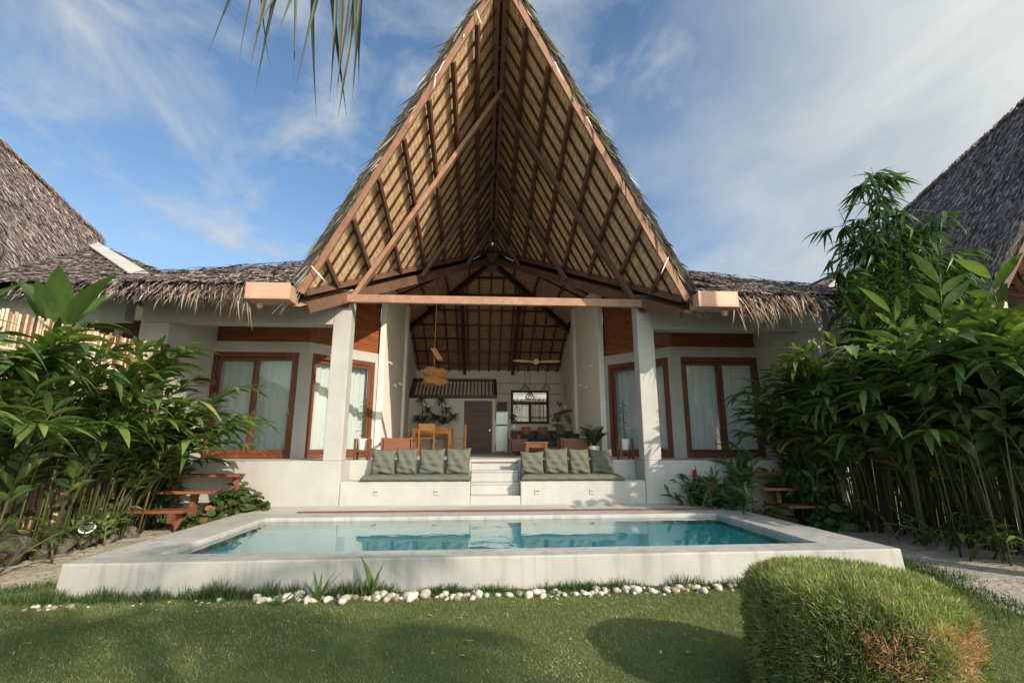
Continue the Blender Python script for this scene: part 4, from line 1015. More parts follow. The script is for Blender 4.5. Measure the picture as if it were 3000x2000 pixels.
def frond(lv, st, base, tip, sag, n, L, W, hang=.35, ang=.9, rmul=1.0):
    base = Vec(base); tip = Vec(tip); md = (base + tip) / 2 + Vec((0, 0, sag))
    def pt(t): return base * (1 - t) ** 2 + md * 2 * t * (1 - t) + tip * t * t
    st.tube([pt(k / 8) for k in range(9)], [.022 * rmul * (1 - .1 * k) for k in range(9)], 6)
    for k in range(n):
        t = .16 + .84 * k / n; p = pt(t); d = (pt(min(1, t + .02)) - pt(t - .02)).normalized(); sd = d.cross(Vec((0, 0, 1))); sd = sd.normalized()
        ll = L * (math.sin(PI * min(1, .22 + .75 * t)) ** .6)
        for q in (-1, 1):
            lv.add(p, sd * q * random.uniform(.75, 1) + d * ang * random.uniform(.7, 1.1) + Vec((0, 0, random.gauss(.12, .08))), Vec((0, 0, 1)) + sd * q * random.uniform(-.6, .2), ll * random.uniform(.85, 1.08), W, -.05)
def palm_clump(x, y, label, tips):
    r = thing('areca_palm', (x, y, 0), label, 'palm'); st = MB(); lv = Rib()
    for (tx, ty, tz, sg) in tips:
        b = (x + random.gauss(0, .05), y + random.gauss(0, .05), 2.1)
        st.tube([(x, y, 0), b], [.035, .02], 6); frond(lv, st, b, (tx, ty, tz), sg, 30, .50, .05, rmul=.7)
    st.build('stems', M['ginger_stem'], r); lv.build('fronds', M['palm'], r, prof=(.4, 1, 1, .7, .05), fold=.2, gravity=.3)
palm_clump(6.2, 6.85, 'feather leaved palm fronds between bamboo and ginger on the right', ((5.55, 6.6, 3.75, .25), (5.95, 6.5, 4.0, .15), (6.35, 6.6, 4.15, .1), (6.75, 6.9, 3.9, .2), (5.9, 7.3, 3.9, .2), (6.9, 6.3, 3.7, .25)))
# coconut palms: one just outside the frame lets a frond hang in from the top, the others shade the lawn
def coconut(x, y, h, label, spec, lx=0, ly=0, group=None, L=.85):
    r = thing('coconut_palm', (x, y, 0), label, 'palm', group); lv = Rib(); st = MB(); tr = MB()
    top = Vec((x + lx, y + ly, h))
    tr.tube([(x + lx * (k / 10) ** 1.5, y + ly * (k / 10) ** 1.5, h * k / 10) for k in range(11)], [.17 - .008 * k + (.05 if k == 0 else 0) for k in range(11)], 12)
    for (dx, dy, dz, sag, n) in spec: frond(lv, st, top, top + Vec((dx, dy, dz)), sag, n, L, .042, ang=.55, rmul=1.3)
    tr.build('trunk', M['trunk'], r, smooth=True); st.build('frond_ribs', M['palm'], r); lv.build('fronds', M['palm'], r, prof=(.5, 1, .9, .6, .3, .03), fold=.25, gravity=.55)
def crown(n, R, seed, dz=-.6):
    rg = random.Random(seed)
    return [(R * rg.uniform(.8, 1.1) * cos(2.4 * k), R * rg.uniform(.8, 1.1) * sin(2.4 * k), dz + rg.uniform(-1.0, 1.1), rg.uniform(.5, 1.0), 34) for k in range(n)]
HANG = thing('coconut_palm', (-3.9, 1.2, 0), 'palm frond whose dark narrow leaflets hang into the top left sky', 'palm')
def hanging():
    lv = Rib(); st = MB(); tr = MB(); r = HANG
    top = Vec((-3.5, 1.6, 5.6))
    tr.tube([(-3.9 + .4 * (k / 8) ** 1.5, 1.2 + .4 * (k / 8) ** 1.5, 5.6 * k / 8) for k in range(9)], [.2 - .01 * k for k in range(9)], 12)
    pts = [Vec(p) for p in ((-3.5, 1.6, 5.6), (-2.85, 2.5, 5.62), (-2.22, 3.05, 5.42), (-1.67, 3.3, 5.24), (-1.22, 3.36, 5.10), (-1.0, 3.38, 5.02))]
    st.tube(pts, [.03, .024, .018, .013, .008, .005], 6)
    def at(t):
        q = t * (len(pts) - 1); i = min(int(q), len(pts) - 2); return pts[i].lerp(pts[i + 1], q - i)
    for k in range(17):
        t = .50 + .50 * k / 17 + random.uniform(-.005, .005)
        p = at(min(t, 1)); e = max(0, (t - .5) / .5)
        for q in (-1, 1):
            if random.random() < .42: continue
            ln = random.uniform(.85, 1.2) * (1 - .15 * e)
            lv.add(p, (random.gauss(-.16 + .22 * e, .10), .12 * q + random.gauss(0, .12), -1.0), (random.gauss(.3, .4), -1, 0), ln, random.uniform(.022, .036), random.gauss(-.08, .14))
    for (dx, dy, dz, sag, n) in crown(11, 2.3, 5):
        if dy > -.2 and dx > -1.2: continue
        frond(lv, st, top, top + Vec((dx, dy, dz)), sag, n, .8, .04, ang=.5)
    tr.build('trunk', M['trunk'], r, smooth=True); st.build('frond_ribs', M['palm'], r)
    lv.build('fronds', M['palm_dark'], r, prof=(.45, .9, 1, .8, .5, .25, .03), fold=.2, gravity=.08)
hanging()
coconut(5.2, -5.4, 6.3, 'coconut palm behind the viewer shading the left of the lawn', crown(8, 2.3, 3), .2, .1)
coconut(7.2, -6.1, 6.0, 'shorter coconut palm behind the viewer shading the middle of the lawn', crown(4, 1.2, 21), -.1, .1, L=.6)
coconut(7.6, 3.1, 9.6, 'slender palm right of the view whose trunk shades the bench', crown(6, 1.5, 4), .1, .1)
# ---------------------------------------------------------------- clipped bush at front right
def clipped_bush():
    bx, by = 1.99, 2.74; rx, ry, h = .50, .55, .66
    r = thing('clipped_bush', (bx, by, 0), 'round clipped bush with feathery green needles and a browned shoulder on the lawn', 'bush')
    def sup(th, ph, k=1.0):
        e = .55
        ct, st_ = math.cos(th), math.sin(th)
        zz = math.copysign(abs(st_) ** .42, st_); q = abs(ct) ** .36
        w = 1 + .035 * sin(3 * ph + 1) + .025 * sin(7 * ph + 2 * th)
        return Vec((bx + rx * k * q * w * cos(ph), by + ry * k * q * w * sin(ph), h * .44 + h * .56 * k * zz))
    rows = [[sup(-1.0 + (PI / 2 + 1.0) * i / 14, 2 * PI * k / 40, .93) for k in range(41)] for i in range(15)]
    MB().grid(rows).build('twigs', M['hedge_core'], r, smooth=True)
    rb = Rib(); n = 80000
    for _ in range(n):
        ph = random.uniform(0, 2 * PI); r_ = math.sqrt(random.random())
        z_ = random.uniform(-.96, .97); th = math.acos(min(1, r_ ** (1 / .36))) if random.random() < .36 else math.copysign(math.asin(abs(z_) ** (1 / .42)), z_)
        p = sup(th, ph, random.uniform(.90, 1.01)); o = (p - Vec((bx, by, h * .40)))
        nn = Vec((o.x / rx ** 2, o.y / ry ** 2, max(-.2, o.z / (h * .5) ** 2))).normalized()
        d = nn * random.uniform(.3, 1) + Vec((random.gauss(0, .5), random.gauss(0, .5), random.gauss(.15, .45)))
        hz = p.z / h
        pat = sin(ph * 4 + 1) * .12 + sin(ph * 9 + th * 5) * .10 + random.gauss(0, .16)
        # browned zone on the shoulder facing the viewer
        fv = (p - Vec((bx, by, 0))); face = (fv.y / ry * -1.0 + fv.x / rx * .25)
        dry = face > .1 and .50 + .08 * sin(ph * 5) < hz < .84 + .05 * sin(ph * 7) and random.random() < .6 + .35 * sin(ph * 6.0 + 2)
        if dry and fv.x / rx < -.55: dry = False
        v = random.uniform(.74, 1) if dry else min(.68, max(0, .38 + pat + .12 * (hz - .6)))
        if random.random() < .03: v = random.uniform(.75, 1)
        rb.add(p, d, Vec((random.gauss(0, 1), random.gauss(0, 1), random.gauss(0, 1))), random.uniform(.02, .048), random.uniform(.0026, .0048), random.gauss(0, .3), v)
    rb.build('foliage', M['hedge'], r, prof=(.7, 1, .7, .06), smooth=False)
clipped_bush()

# ---------------------------------------------------------------- cushions
def pillow(x0, x1, z0, z1, y, tilt, th, label, name='cushion', mat='fabric', group='back cushions on the bench', seed=0, cat='cushion', flop=0.0):
    rg = random.Random(seed); n = 20; rows_f = []; rows_b = []
    cx = (x0 + x1) / 2; w = (x1 - x0) / 2; h = (z1 - z0) / 2
    for side in (-1, 1):
        rows = []
        for j in range(n + 1):
            v = -1 + 2 * j / n; row = []
            for i in range(n + 1):
                u = -1 + 2 * i / n
                pin = 1 - .07 * (1 - v * v) * abs(u) ** 3; pinz = 1 - .06 * (1 - u * u) * abs(v) ** 3
                x = u * w * pin; z = v * h * pinz
                f = ((1 - u ** 4) * (1 - v ** 4)) ** .5
                sag = 1.0 - .25 * v
                wr = .012 * sin(7 * u + 5 * v + seed) * f + .010 * sin(13 * v - 6 * u * v + 2 * seed) * f * (1 - v) + .006 * sin(23 * u + 9 * v)* f * abs(u)
                yy = side * (th / 2 * f * sag + .006) + wr * 1.1
                z2 = z + h - .012 * (1 - abs(u)) * (v > .0) * v * rg.uniform(.8, 1.2)
                row.append((cx + x + flop * (v + 1) * .02, y + yy - 0 + tilt * (z2), z0 + z2))
            rows.append(row)
        rows_f.append(rows)
    b = MB(); b.grid(rows_f[0]).grid([list(reversed(r)) for r in rows_f[1]])
    o = b.build(name, M[mat], None, smooth=True)
    import bmesh
    bm = bmesh.new(); bm.from_mesh(o.data); bmesh.ops.remove_doubles(bm, verts=bm.verts, dist=.013); bmesh.ops.recalc_face_normals(bm, faces=bm.faces); bm.to_mesh(o.data); bm.free(); o.data.shade_smooth()
    return tag(o, label, cat, group)
PL = [(-2.07, -1.62), (-1.612, -1.215), (-1.19, -.70), (-.69, -.215)]
PR = [(.735, 1.195), (1.205, 1.675), (1.69, 2.10), (2.115, 2.565)]
LBL = ['outermost sage cushion of the left bench', 'second sage cushion from the outer end of the left bench', 'third sage cushion from the outer end of the left bench', 'sage cushion of the left bench next to the steps']
LBR = ['slouching lower sage cushion of the right bench next to the steps', 'second sage cushion from the steps on the right bench', 'third sage cushion from the steps on the right bench', 'outermost sage cushion of the right bench in shade']
for i, (a, b) in enumerate(PL): pillow(a, b, .805, 1.285 + (.012 if i in (1, 3) else 0), 9.53, .20, .15, LBL[i], seed=i + 1, flop=.2 * (i - 1))
for i, (a, b) in enumerate(PR): pillow(a, b, .805, (1.235, 1.295, 1.285, 1.275)[i], 9.53, .20, .15, LBR[i], seed=i + 11, flop=-.2 * (i - 1))
def pad(x0, x1, label, seed):
    n = 40; m = 10; rows = []
    prof = [(9.70, .715), (9.14, .715), (9.105, .735), (9.10, .76), (9.105, .79), (9.14, .812), (9.3, .822), (9.5, .822), (9.68, .815), (9.705, .79), (9.70, .715)]
    for i in range(n + 1):
        t = i / n; e = min(1, min(t, 1 - t) * 14 + .55); row = []
        for k, (y, z) in enumerate(prof):
            wz = .006 * sin(31 * t + seed + y * 9) + .004 * sin(77 * t + k)
            row.append((x0 + (x1 - x0) * t, 9.4 + (y - 9.4) * (.97 + .03 * e) + .004 * sin(40 * t + k), .712 + (z - .712) * e + (wz if z > .75 else 0)))
        rows.append(row)
    b = MB().grid(rows); b.poly(rows[0]); b.poly(list(reversed(rows[-1])))
    return tag(b.build('seat_pad', M['fabric'], None, smooth=True), label, 'seat pad', 'seat pads on the bench')
pad(-2.16, -.20, 'long sage seat pad on the left half of the white bench', 1); pad(.735, 2.64, 'long sage seat pad on the right half of the white bench', 5)

# ---------------------------------------------------------------- furniture inside
def chair(x, y, rot, label, z=FZ):
    r = thing('dining_chair', (x, y, z), label, 'chair', 'wooden dining chairs'); m = M['pine']
    for a in (-.2, .2):
        MB().box(x + a - .02, x + a + .02, y - .20, y - .16, z, z + .45).build('leg', m, r)
        MB().box(x + a - .022, x + a + .022, y + .16, y + .205, z, z + .86).build('leg', m, r)
        MB().box(x + a - .02, x + a + .02, y - .159, y + .159, z + .26, z + .30).build('stretcher', m, r)
    MB().box(x - .23, x + .23, y - .22, y + .21, z + .452, z + .48).build('seat', m, r, bevel=.006)
    MB().box(x - .178, x + .178, y + .165, y + .195, z + .66, z + .85).build('backrest', m, r, bevel=.006)
    r.rotation_euler = (0, 0, rot); return r
def table(x, y, w, d, h, label, mat, name='dining_table', z=FZ, leg=.09):
    r = thing(name, (x, y, z), label, 'table')
    MB().box(x - w / 2, x + w / 2, y - d / 2, y + d / 2, z + h - .05, z + h).build('tabletop', M[mat], r, bevel=.006)
    for a in (-1, 1):
        for b in (-1, 1):
            px, py = x + a * (w / 2 - leg / 2 - .02), y + b * (d / 2 - leg / 2 - .02)
            MB().box(px - leg / 2, px + leg / 2, py - leg / 2, py + leg / 2, z, z + h - .052).build('leg', M[mat], r, bevel=.004)
    MB().box(x - w / 2 + .1, x + w / 2 - .1, y - d / 2 + .03, y - d / 2 + .06, z + h - .14, z + h - .052).build('apron', M[mat], r)
table(-1.42, 14.6, 1.15, .9, .75, 'orange wood dining table by the left wall of the open room', 'pine')
chair(-1.50, 13.75, PI, 'orange wooden chair on the near side of the dining table, back to the garden')
chair(-.66, 14.55, -PI / 2, 'orange wooden chair at the right end of the dining table')
chair(-1.35, 15.4, 0, 'orange wooden chair on the far side of the dining table')
def planter(x, y, z, label, kind, s=1.0):
    r = thing('potted_plant', (x, y, z), label, 'plant'); MB().lathe([(.10 * s, 0), (.13 * s, .24 * s), (.13 * s, .26 * s), (.11 * s, .26 * s)], (x, y, z), 18).build('pot', M['pot'], r, smooth=False)
    lv = Rib(); st = MB()
    if kind == 'dracaena':
        for (dx, h) in ((-.12, .85), (.10, .50), (.34, .26), (-.24, .2), (.02, .16)):
            st.tube([(x, y, z + .24), (x + dx * .6, y, z + .24 + h * .5), (x + dx, y, z + .25 + h)], .016, 6)
            for k in range(70):
                a = random.uniform(0, 6.3); lv.add((x + dx, y, z + .25 + h - .02 * random.random()), (cos(a), sin(a), random.uniform(-.35, 1.4)), (0, 0, 1), random.uniform(.22, .36), .034, -.2)
    elif kind == 'palm':
        for k in range(13):
            a = 2.4 * k; q = random.uniform(.18, .42)
            frond(lv, st, (x, y, z + .2), (x + q * cos(a), y + q * sin(a), z + random.uniform(.5, .78)), .16, 20, .22, .016, rmul=.35)
    elif kind == 'snake':
        for k in range(6): lv.add((x, y, z + .22), (random.gauss(0, .25), random.gauss(0, .2), 1), (random.gauss(0, .5), -1, 0), random.uniform(.25, .42), .04, 0)
    elif kind == 'bushy':
        for k in range(70):
            a = random.uniform(0, 6.3); lv.add((x + random.gauss(0, .06), y + random.gauss(0, .06), z + .25 + random.random() * .22), (cos(a), sin(a), random.uniform(-.2, 1)), (0, 0, 1), random.uniform(.09, .17), .05, -.2)
    elif kind == 'big':
        for (dx, h, L) in ((-.25, .55, .5), (-.05, .75, .5), (.15, .45, .4)):
            st.tube([(x, y, z + .2), (x + dx, y, z + h)], .012, 6); lv.add((x + dx, y, z + h), (dx * 1.5 - .1, -.2, .35), (.2, -1, .3), L, .22, -.3)
    elif kind == 'stalk':
        for k in range(26):
            h = .25 + .7 * k / 26; a = 2.4 * k; lv.add((x + .02 * cos(a), y, z + h), (cos(a), sin(a), .25), (0, 0, 1), random.uniform(.08, .15), .055, -.2)
        st.tube([(x, y, z + .2), (x, y, z + .98)], .01, 6)
    st.tube([(x, y, z + .235 * s), (x, y, z + .245 * s)], .11 * s, 14)
    st.build('stems', M['ginger_stem'], r); lv.build('foliage', M['palm' if kind == 'palm' else 'yucca'], r, prof=(.3, .85, 1, .7, .04), fold=.15, gravity=.15)
    return r
planter(-2.05, 17.6, FZ + .75, 'tall spiky dark plant standing behind the dining table', 'dracaena')
# console behind the table that carries the plants
table(-1.75, 17.6, 1.5, .45, .75, 'low console against the bathroom wall carrying the spiky plants', 'pine', 'console_table')
planter(-1.35, 17.6, FZ + .75, 'squat bushy dark plant on the console beside the spiky one', 'dracaena', .9)
# fridge
def fridge():
    x0, x1, y0, y1 = .53, .99, 18.75, 19.4; r = thing('fridge', ((x0 + x1) / 2, (y0 + y1) / 2, FZ), 'tall grey two door fridge beside the dark room door', 'fridge')
    MB().box(x0, x1, y0 + .05, y1, FZ + .04, 2.60).build('body', M['fridge'], r, bevel=.012)
    MB().box(x0 + .003, x1 - .003, y0, y0 + .049, FZ + .07, 2.07).build('door', M['fridge'], r, bevel=.012); MB().box(x0 + .003, x1 - .003, y0, y0 + .049, 2.11, 2.595).build('freezer_door', M['fridge'], r, bevel=.012)
    MB().box(x0 + .02, x1 - .02, y0 + .015, y0 + .047, 2.072, 2.108).build('handle_strip', M['black'], r)
fridge()
tag(MB().box(.60, .98, 18.9, 19.4, 2.66, 2.99).box(.785, .795, 18.885, 18.899, 2.68, 2.97).build('wall_cabinet', M['mahog_dark'], bevel=.005), 'small dark wooden cabinet above the fridge', 'cabinet')
def counter():
    r = thing('kitchen_counter', (2.0, 17.3, FZ), 'white topped kitchen counter below the window', 'counter')
    MB().box(.92, 3.2, 17.0, 17.6, 1.83, 1.905).build('worktop', M['plaster'], r, bevel=.006); MB().box(.92, .99, 17.0, 17.6, FZ, 1.829).build('end_panel', M['plaster'], r)
    MB().box(.991, 3.2, 17.08, 17.58, FZ, 1.829).build('front_panel', M['mahog_dark'], r)
counter()
for i, x in enumerate((1.46, 2.03, 2.62)):
    r = thing('bar_stool', (x, 16.4, FZ), ('tan backed bar stool nearest the fridge', 'middle tan backed bar stool at the counter', 'tan backed bar stool farthest from the fridge')[i], 'stool', 'bar stools at the counter')
    rows = [[(x + .165 * u * (1 - .12 * v * v), 16.22 + .06 * u * u - .02, 1.83 + .115 * v) for u in np.linspace(-1, 1, 9)] for v in np.linspace(-1, 1, 7)]
    b = MB().grid(rows); b.grid([[(p[0], p[1] + .03, p[2]) for p in reversed(rw)] for rw in rows]); b.build('backrest', M['leather'], r, smooth=True)
    MB().lathe([(.17, 0), (.19, .02), (.18, .05), (.1, .055)], (x, 16.42, 1.5), 18).build('seat', M['leather'], r)
    for a, c in ((-.14, -.14), (.14, -.14), (-.14, .14), (.14, .14)): MB().tube([(x + a * .8, 16.42 + c * .8, 1.5), (x + a * 1.2, 16.42 + c * 1.2, FZ)], .013, 6).build('leg', M['black'], r)
    for a in (-.1, .1): MB().tube([(x + a, 16.3, 1.52), (x + a, 16.245, 1.80)], .012, 6).build('back_support', M['black'], r)
# sofa facing away from the counter, coffee table, armchairs
def sofa():
    r = thing('sofa', (2.15, 14.6, FZ), 'long dark green cushioned sofa in front of the counter', 'sofa'); z = FZ
    MB().box(1.12, 3.12, 14.25, 15.1, z + .10, z + .24).build('base', M['redwood'], r, bevel=.008)
    MB().box(1.14, 3.1, 14.22, 15.0, z + .242, z + .42).build('seat', M['fabric_dark'], r, bevel=.04)
    for k in range(4): MB().box(1.15 + k * .49, 1.625 + k * .49, 14.85, 15.06, z + .421, z + .62).build('back_cushion', M['fabric_dark'], r, bevel=.05)
    MB().box(1.02, 1.118, 14.2, 15.1, z, z + .58).build('arm', M['leather'], r, bevel=.015); MB().box(3.122, 3.2, 14.2, 15.1, z, z + .58).build('arm', M['leather'], r, bevel=.015)
sofa()
table(1.38, 12.6, .58, .6, .36, 'low orange wooden side table before the sofa', 'pine', 'side_table', leg=.07)
def armchair(x, y, label, w=.66):
    r = thing('armchair', (x, y, FZ), label, 'armchair', 'low wooden armchairs'); z = FZ
    MB().box(x - w / 2, x + w / 2, y - .05, y + .0, z + .10, z + .44).build('backrest', M['redwood'], r, bevel=.008)
    MB().box(x - w / 2 + .02, x + w / 2 - .02, y + .002, y + .55, z + .15, z + .30).build('seat', M['fabric_dark'], r, bevel=.03)
    for a in (-1, 1):
        MB().box(x + a * w / 2 - .03, x + a * w / 2 + .03, y - .06, y + .6, z + .40, z + .45).build('arm', M['redwood'], r); MB().box(x + a * w / 2 - .03, x + a * w / 2 + .03, y + .52, y + .58, z, z + .398).build('leg', M['redwood'], r); MB().box(x + a * w / 2 - .03, x + a * w / 2 + .03, y - .05, y + .01, z, z + .398).build('leg', M['redwood'], r)
armchair(2.27, 11.9, 'low red wood armchair with its back to the garden, left of the potted palm'); armchair(1.02, 13.7, 'tan wooden armchair at the fridge end of the sofa', .45)
armchair(-1.95, 11.6, 'low red wooden armchair almost hidden behind the left bench cushions')
planter(2.66, 11.6, FZ, 'feathery palm in a white pot beside the right room wall', 'palm', 1.0)
MBp = bpy.data.objects['potted_plant']
planter(3.0, 16.2, FZ + .2, 'large dark leaved plant between counter and potted palm', 'big')
planter(2.65, 17.3, 1.905, 'bushy dark herb pot on the counter', 'bushy', .6); planter(1.12, 17.3, 1.905, 'small dark plant at the fridge end of the counter', 'bushy', .6)
tag(MB().box(2.95, 3.235, 17.3, 20.0, 2.56, 2.61).build('wall_shelf', M['redwood'], bevel=.004), 'wooden shelf on the right room wall', 'shelf')
planter(3.08, 19.3, 2.612, 'snake plant on the far end of the wall shelf', 'snake', .6); planter(3.08, 17.9, 2.612, 'tall dark plant on the near end of the wall shelf', 'stalk', .6)
# kitchen window ledge tray and the dark wall planter at the left recess
tag(MB().box(-5.838, -5.52, 10.15, 10.40, 2.60, 2.66).box(-5.83, -5.55, 10.17, 10.38, 2.661, 2.69).build('wall_sconce', M['mahog_dark'], bevel=.008), 'dark wooden wall lamp ledge in the left recess', 'lamp')
def plant_stand(x, y, label, kind):
    r = thing('plant_stand', (x, y, FZ), label, 'plant stand', 'red wooden plant stands'); z = FZ
    for a, c in ((-.12, -.12), (.12, -.12), (-.12, .12), (.12, .12)): MB().box(x + a - .02, x + a + .02, y + c - .02, y + c + .02, z, z + .40).build('leg', M['mahog'], r)
    MB().box(x - .10, x + .10, y - .13, y - .10, z + .15, z + .19).box(x - .10, x + .10, y + .10, y + .13, z + .15, z + .19).build('crossbar', M['mahog'], r)
    planter(x, y, z + .19, label.replace('red wooden stand', 'white potted plant on the stand'), kind, .82)
plant_stand(-5.65, 9.5, 'red wooden stand at the left end of the terrace by the fence', 'stalk'); plant_stand(6.28, 9.5, 'red wooden stand at the right end of the terrace by the hedge', 'snake')
plant_stand(-2.33, 9.9, 'red wooden stand beside the left pillar', 'stalk'); plant_stand(2.90, 9.9, 'red wooden stand beside the right pillar', 'stalk')
# lamps and fan
def rattan_lamp():
    x, y, z = -1.28, 13.0, 3.12; r = thing('rattan_lamp', (x, y, 2.9), 'big woven rattan pendant lamp hanging on a rope over the dining area', 'lamp'); rb = Rib()
    def pr(t, a):     # two wavy bulges
        rr = .33 * (.62 + .38 * abs(sin(t * 2 * PI * .98 + .25))) * (1 + .10 * sin(3 * a + (1 if t < .5 else 2.4)))
        return Vec((x + rr * cos(a), y + rr * sin(a), z - .20 + .44 * t + .03 * sin(2 * a)))
    for k in range(1500):
        a = random.uniform(0, 6.3); t = random.random(); p = pr(t, a); q = pr(min(1, t + .12), a + random.gauss(0, .12)) if k % 2 else pr(t, a + .45)
        rb.add(p, q - p, p - Vec((x, y, p.z)), (q - p).length * 1.15, .012, .0)
    rb.build('shade', M['rattan'], r, prof=(1, 1, 1), smooth=False)
    MB().tube([(x, y, z + .2), (x - .03, y, z + .5), (x, y, 6.2)], .012, 6).build('rope', M['rattan'], r)
    MB().prism([(x - .13, y - .1, z + .78), (x + .02, y - .1, z + .78), (x + .22, y - .1, z + .46), (x + .07, y - .1, z + .46)], (0, .2, 0)).build('rope_board', M['rattan'], r)
rattan_lamp()
def fan():
    x, y, z = 1.66, 14.8, 3.88; r = thing('ceiling_fan', (x, y, z), 'pale wooden three blade ceiling fan on a long rod', 'fan')
    MB().tube([(x, y, z + .05), (x, y, 6.3)], .016, 8).build('rod', M['mahog_dark'], r); MB().lathe([(.03, -.09), (.08, -.06), (.10, 0), (.08, .06), (.03, .1)], (x, y, z), 18).build('motor', M['pale_wood'], r, smooth=True)
    for a in (-.12, PI + .15, PI / 2 + .3):
        lv = Rib(); lv.add((x + .08 * cos(a), y + .08 * sin(a), z), (cos(a), sin(a), .03), (-sin(a) * .2, -.75, .8), .66, .13, -.02); lv.build('blade', M['pale_wood'], r, prof=(.5, .8, 1, .95, .5))
fan()
for i, (x, y, zt, lb) in enumerate(((1.5, 17.0, 3.47, 'wire cone pendant lamp left over the counter'), (1.66, 16.9, 3.19, 'lowest dark wire pendant lamp, middle of three over the counter'), (2.26, 17.0, 3.48, 'wire cone pendant lamp right over the counter'))):
    r = thing('pendant_lamp', (x, y, zt - .3), lb, 'lamp', 'wire pendant lamps over the counter'); b = MB()
    for k in range(10):
        a = 2 * PI * k / 10; b.tube([(x + .02 * cos(a), y + .02 * sin(a), zt), (x + .17 * cos(a), y + .17 * sin(a), zt - .22), (x + .10 * cos(a), y + .10 * sin(a), zt - .29)], .009, 5)
    b.build('wire_shade', M['mahog_dark'] if i == 1 else M['leather'], r); MB().tube([(x, y, zt), (x, y, 4.95)], .008, 5).build('cord', M['black'], r)
    MB().lathe([(.012, 0), (.035, .04), (.03, .08), (.015, .1)], (x, y, zt - .16), 12).build('bulb', M['white'], r, smooth=True)

# ---------------------------------------------------------------- sky, sun, camera
AZ, EL = math.radians(40), math.radians(27)
sun_dir = Vec((sin(AZ) * cos(EL), -cos(AZ) * cos(EL), sin(EL)))
W = bpy.data.worlds.new('World'); SC.world = W; W.use_nodes = True
nt = W.node_tree; nt.nodes.clear()
wo = nt.nodes.new('ShaderNodeOutputWorld'); bg = nt.nodes.new('ShaderNodeBackground'); bg.inputs[1].default_value = SKY = .15
sky = nt.nodes.new('ShaderNodeTexSky'); sky.sky_type = 'NISHITA'; sky.sun_disc = False; sky.sun_elevation = EL; sky.sun_rotation = math.atan2(sun_dir.x, sun_dir.y)
sky.altitude = 0; sky.air_density = 1.0; sky.dust_density = .6; sky.ozone_density = 1.6
tc = nt.nodes.new('ShaderNodeTexCoord'); sp = nt.nodes.new('ShaderNodeSeparateXYZ'); nt.links.new(tc.outputs['Generated'], sp.inputs[0])
zz = math_(nt, 'ADD', math_(nt, 'MAXIMUM', sp.outputs[2], 0.0), .16)
cb = nt.nodes.new('ShaderNodeCombineXYZ'); nt.links.new(math_(nt, 'DIVIDE', sp.outputs[0], zz), cb.inputs[0]); nt.links.new(math_(nt, 'DIVIDE', sp.outputs[1], zz), cb.inputs[1])
def cmap(scale, rot, loc=(0, 0, 0)):
    m = nt.nodes.new('ShaderNodeMapping'); m.inputs['Scale'].default_value = scale; m.inputs['Rotation'].default_value = (0, 0, rot); m.inputs['Location'].default_value = loc
    nt.links.new(cb.outputs[0], m.inputs[0]); return m.outputs[0]
c1 = noise(nt, cmap((1.05, .92, 1), .95, (3.1, 1.7, 0)), 1.1, 9, .56, .35)
c2 = noise(nt, cmap((2.3, 1.75, 1), .8, (.4, 5.2, 0)), 1.5, 8, .6, .5)
c3 = noise(nt, cmap((.45, .45, 1), .2, (7.3, 2.2, 0)), 1.0, 4, .5, .2)
cir = math_(nt, 'ADD', math_(nt, 'MULTIPLY', c1, .45), math_(nt, 'MULTIPLY', c2, .55))
cov = ramp(nt, cir, [(.47, (.0,) * 3), (.54, (.36,) * 3), (.64, (.88,) * 3)])
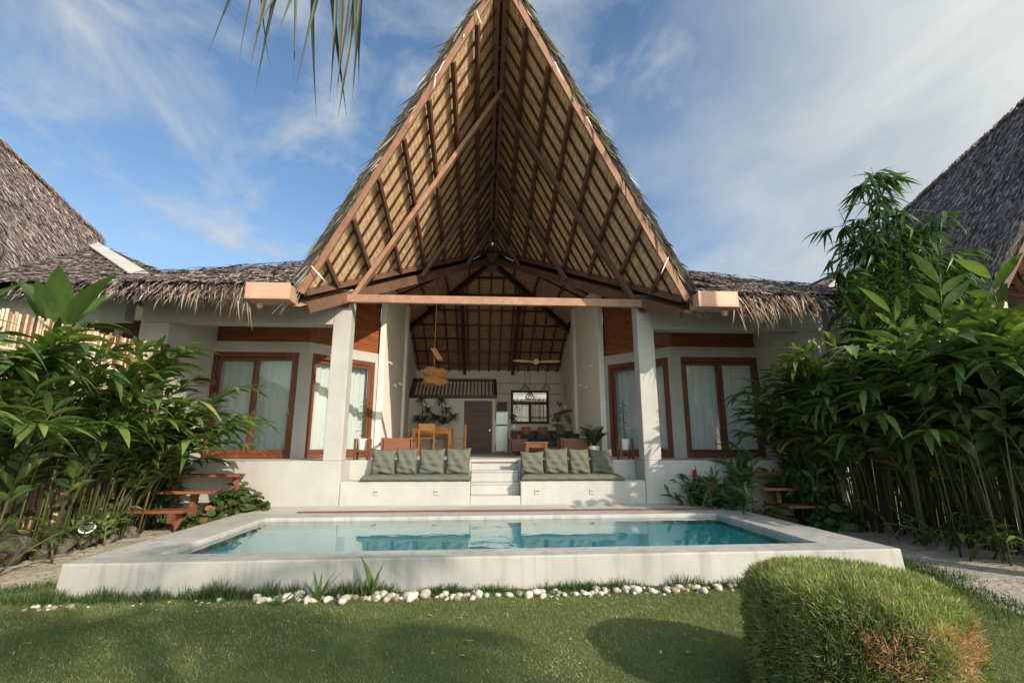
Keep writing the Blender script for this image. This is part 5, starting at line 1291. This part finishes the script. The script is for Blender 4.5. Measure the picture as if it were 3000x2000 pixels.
# the right half of the sky is a thin grey sheet
rt = math_(nt, 'ADD', sp.outputs[0], math_(nt, 'MULTIPLY', math_(nt, 'SUBTRACT', c1, .5), .9))
rt = math_(nt, 'ADD', rt, math_(nt, 'MULTIPLY', math_(nt, 'SUBTRACT', .55, sp.outputs[2]), .45))
sheet = ramp(nt, rt, [(.20, (0, 0, 0)), (.48, (.80,) * 3), (.65, (.95,) * 3)])
hz = ramp(nt, sp.outputs[2], [(.10, (.75,) * 3), (.45, (0, 0, 0))])
mask = math_(nt, 'MAXIMUM', math_(nt, 'MAXIMUM', cov, sheet), math_(nt, 'MULTIPLY', hz, .6))
CL = 3.5
ccol = mixc(nt, ramp(nt, c2, [(.35, (0, 0, 0)), (.7, (1,) * 3)]), (.80 * CL, .93 * CL, 1.06 * CL), (1.06 * CL, 1.14 * CL, 1.20 * CL))
blue = mixc(nt, 1.0, sky.outputs[0], (.92, 1.05, 1.10), 'MULTIPLY')
col = mixc(nt, mask, blue, ccol)
dt = nt.nodes.new('ShaderNodeVectorMath'); dt.operation = 'DOT_PRODUCT'; dt.inputs[1].default_value = tuple(sun_dir); nt.links.new(tc.outputs['Generated'], dt.inputs[0])
glow = math_(nt, 'MULTIPLY_ADD', math_(nt, 'POWER', math_(nt, 'MAXIMUM', dt.outputs['Value'], 0.0), 1.8), 1.6, .56)
warm = mixc(nt, ramp(nt, dt.outputs['Value'], [(.0, (0, 0, 0)), (.6, (1, 1, 1))]), (1, 1, 1), (1.16, 1.0, .76))
vs = nt.nodes.new('ShaderNodeVectorMath'); vs.operation = 'SCALE'; nt.links.new(mixc(nt, 1.0, col, warm, 'MULTIPLY'), vs.inputs[0]); nt.links.new(glow, vs.inputs[3])
nt.links.new(vs.outputs[0], bg.inputs[0]); nt.links.new(bg.outputs[0], wo.inputs[0])

sl = bpy.data.lights.new('sun', 'SUN'); sl.energy = 2.7; sl.angle = math.radians(.55); sl.color = (1.0, .87, .70)
so = bpy.data.objects.new('sun', sl); COL.objects.link(so); so.rotation_euler = sun_dir.to_track_quat('Z', 'Y').to_euler(); so.location = sun_dir * 60

cam = bpy.data.cameras.new('camera'); cam.sensor_width = 36; cam.lens = 1420 / 3000 * 36; cam.clip_end = 600; cam.clip_start = .05
co = bpy.data.objects.new('camera', cam); COL.objects.link(co); co.location = (0, 0, 1.35)
pit = math.radians(12.05); yaw = math.atan(89 / 1420 * math.cos(pit))
co.rotation_euler = (PI / 2 + pit, 0, -yaw); SC.camera = co
SC.view_settings.view_transform = 'Standard'; SC.view_settings.look = 'None'; SC.view_settings.exposure = 1.02; SC.view_settings.gamma = 1.0
SC.cycles.max_bounces = 10; SC.cycles.transparent_max_bounces = 16; SC.cycles.diffuse_bounces = 5
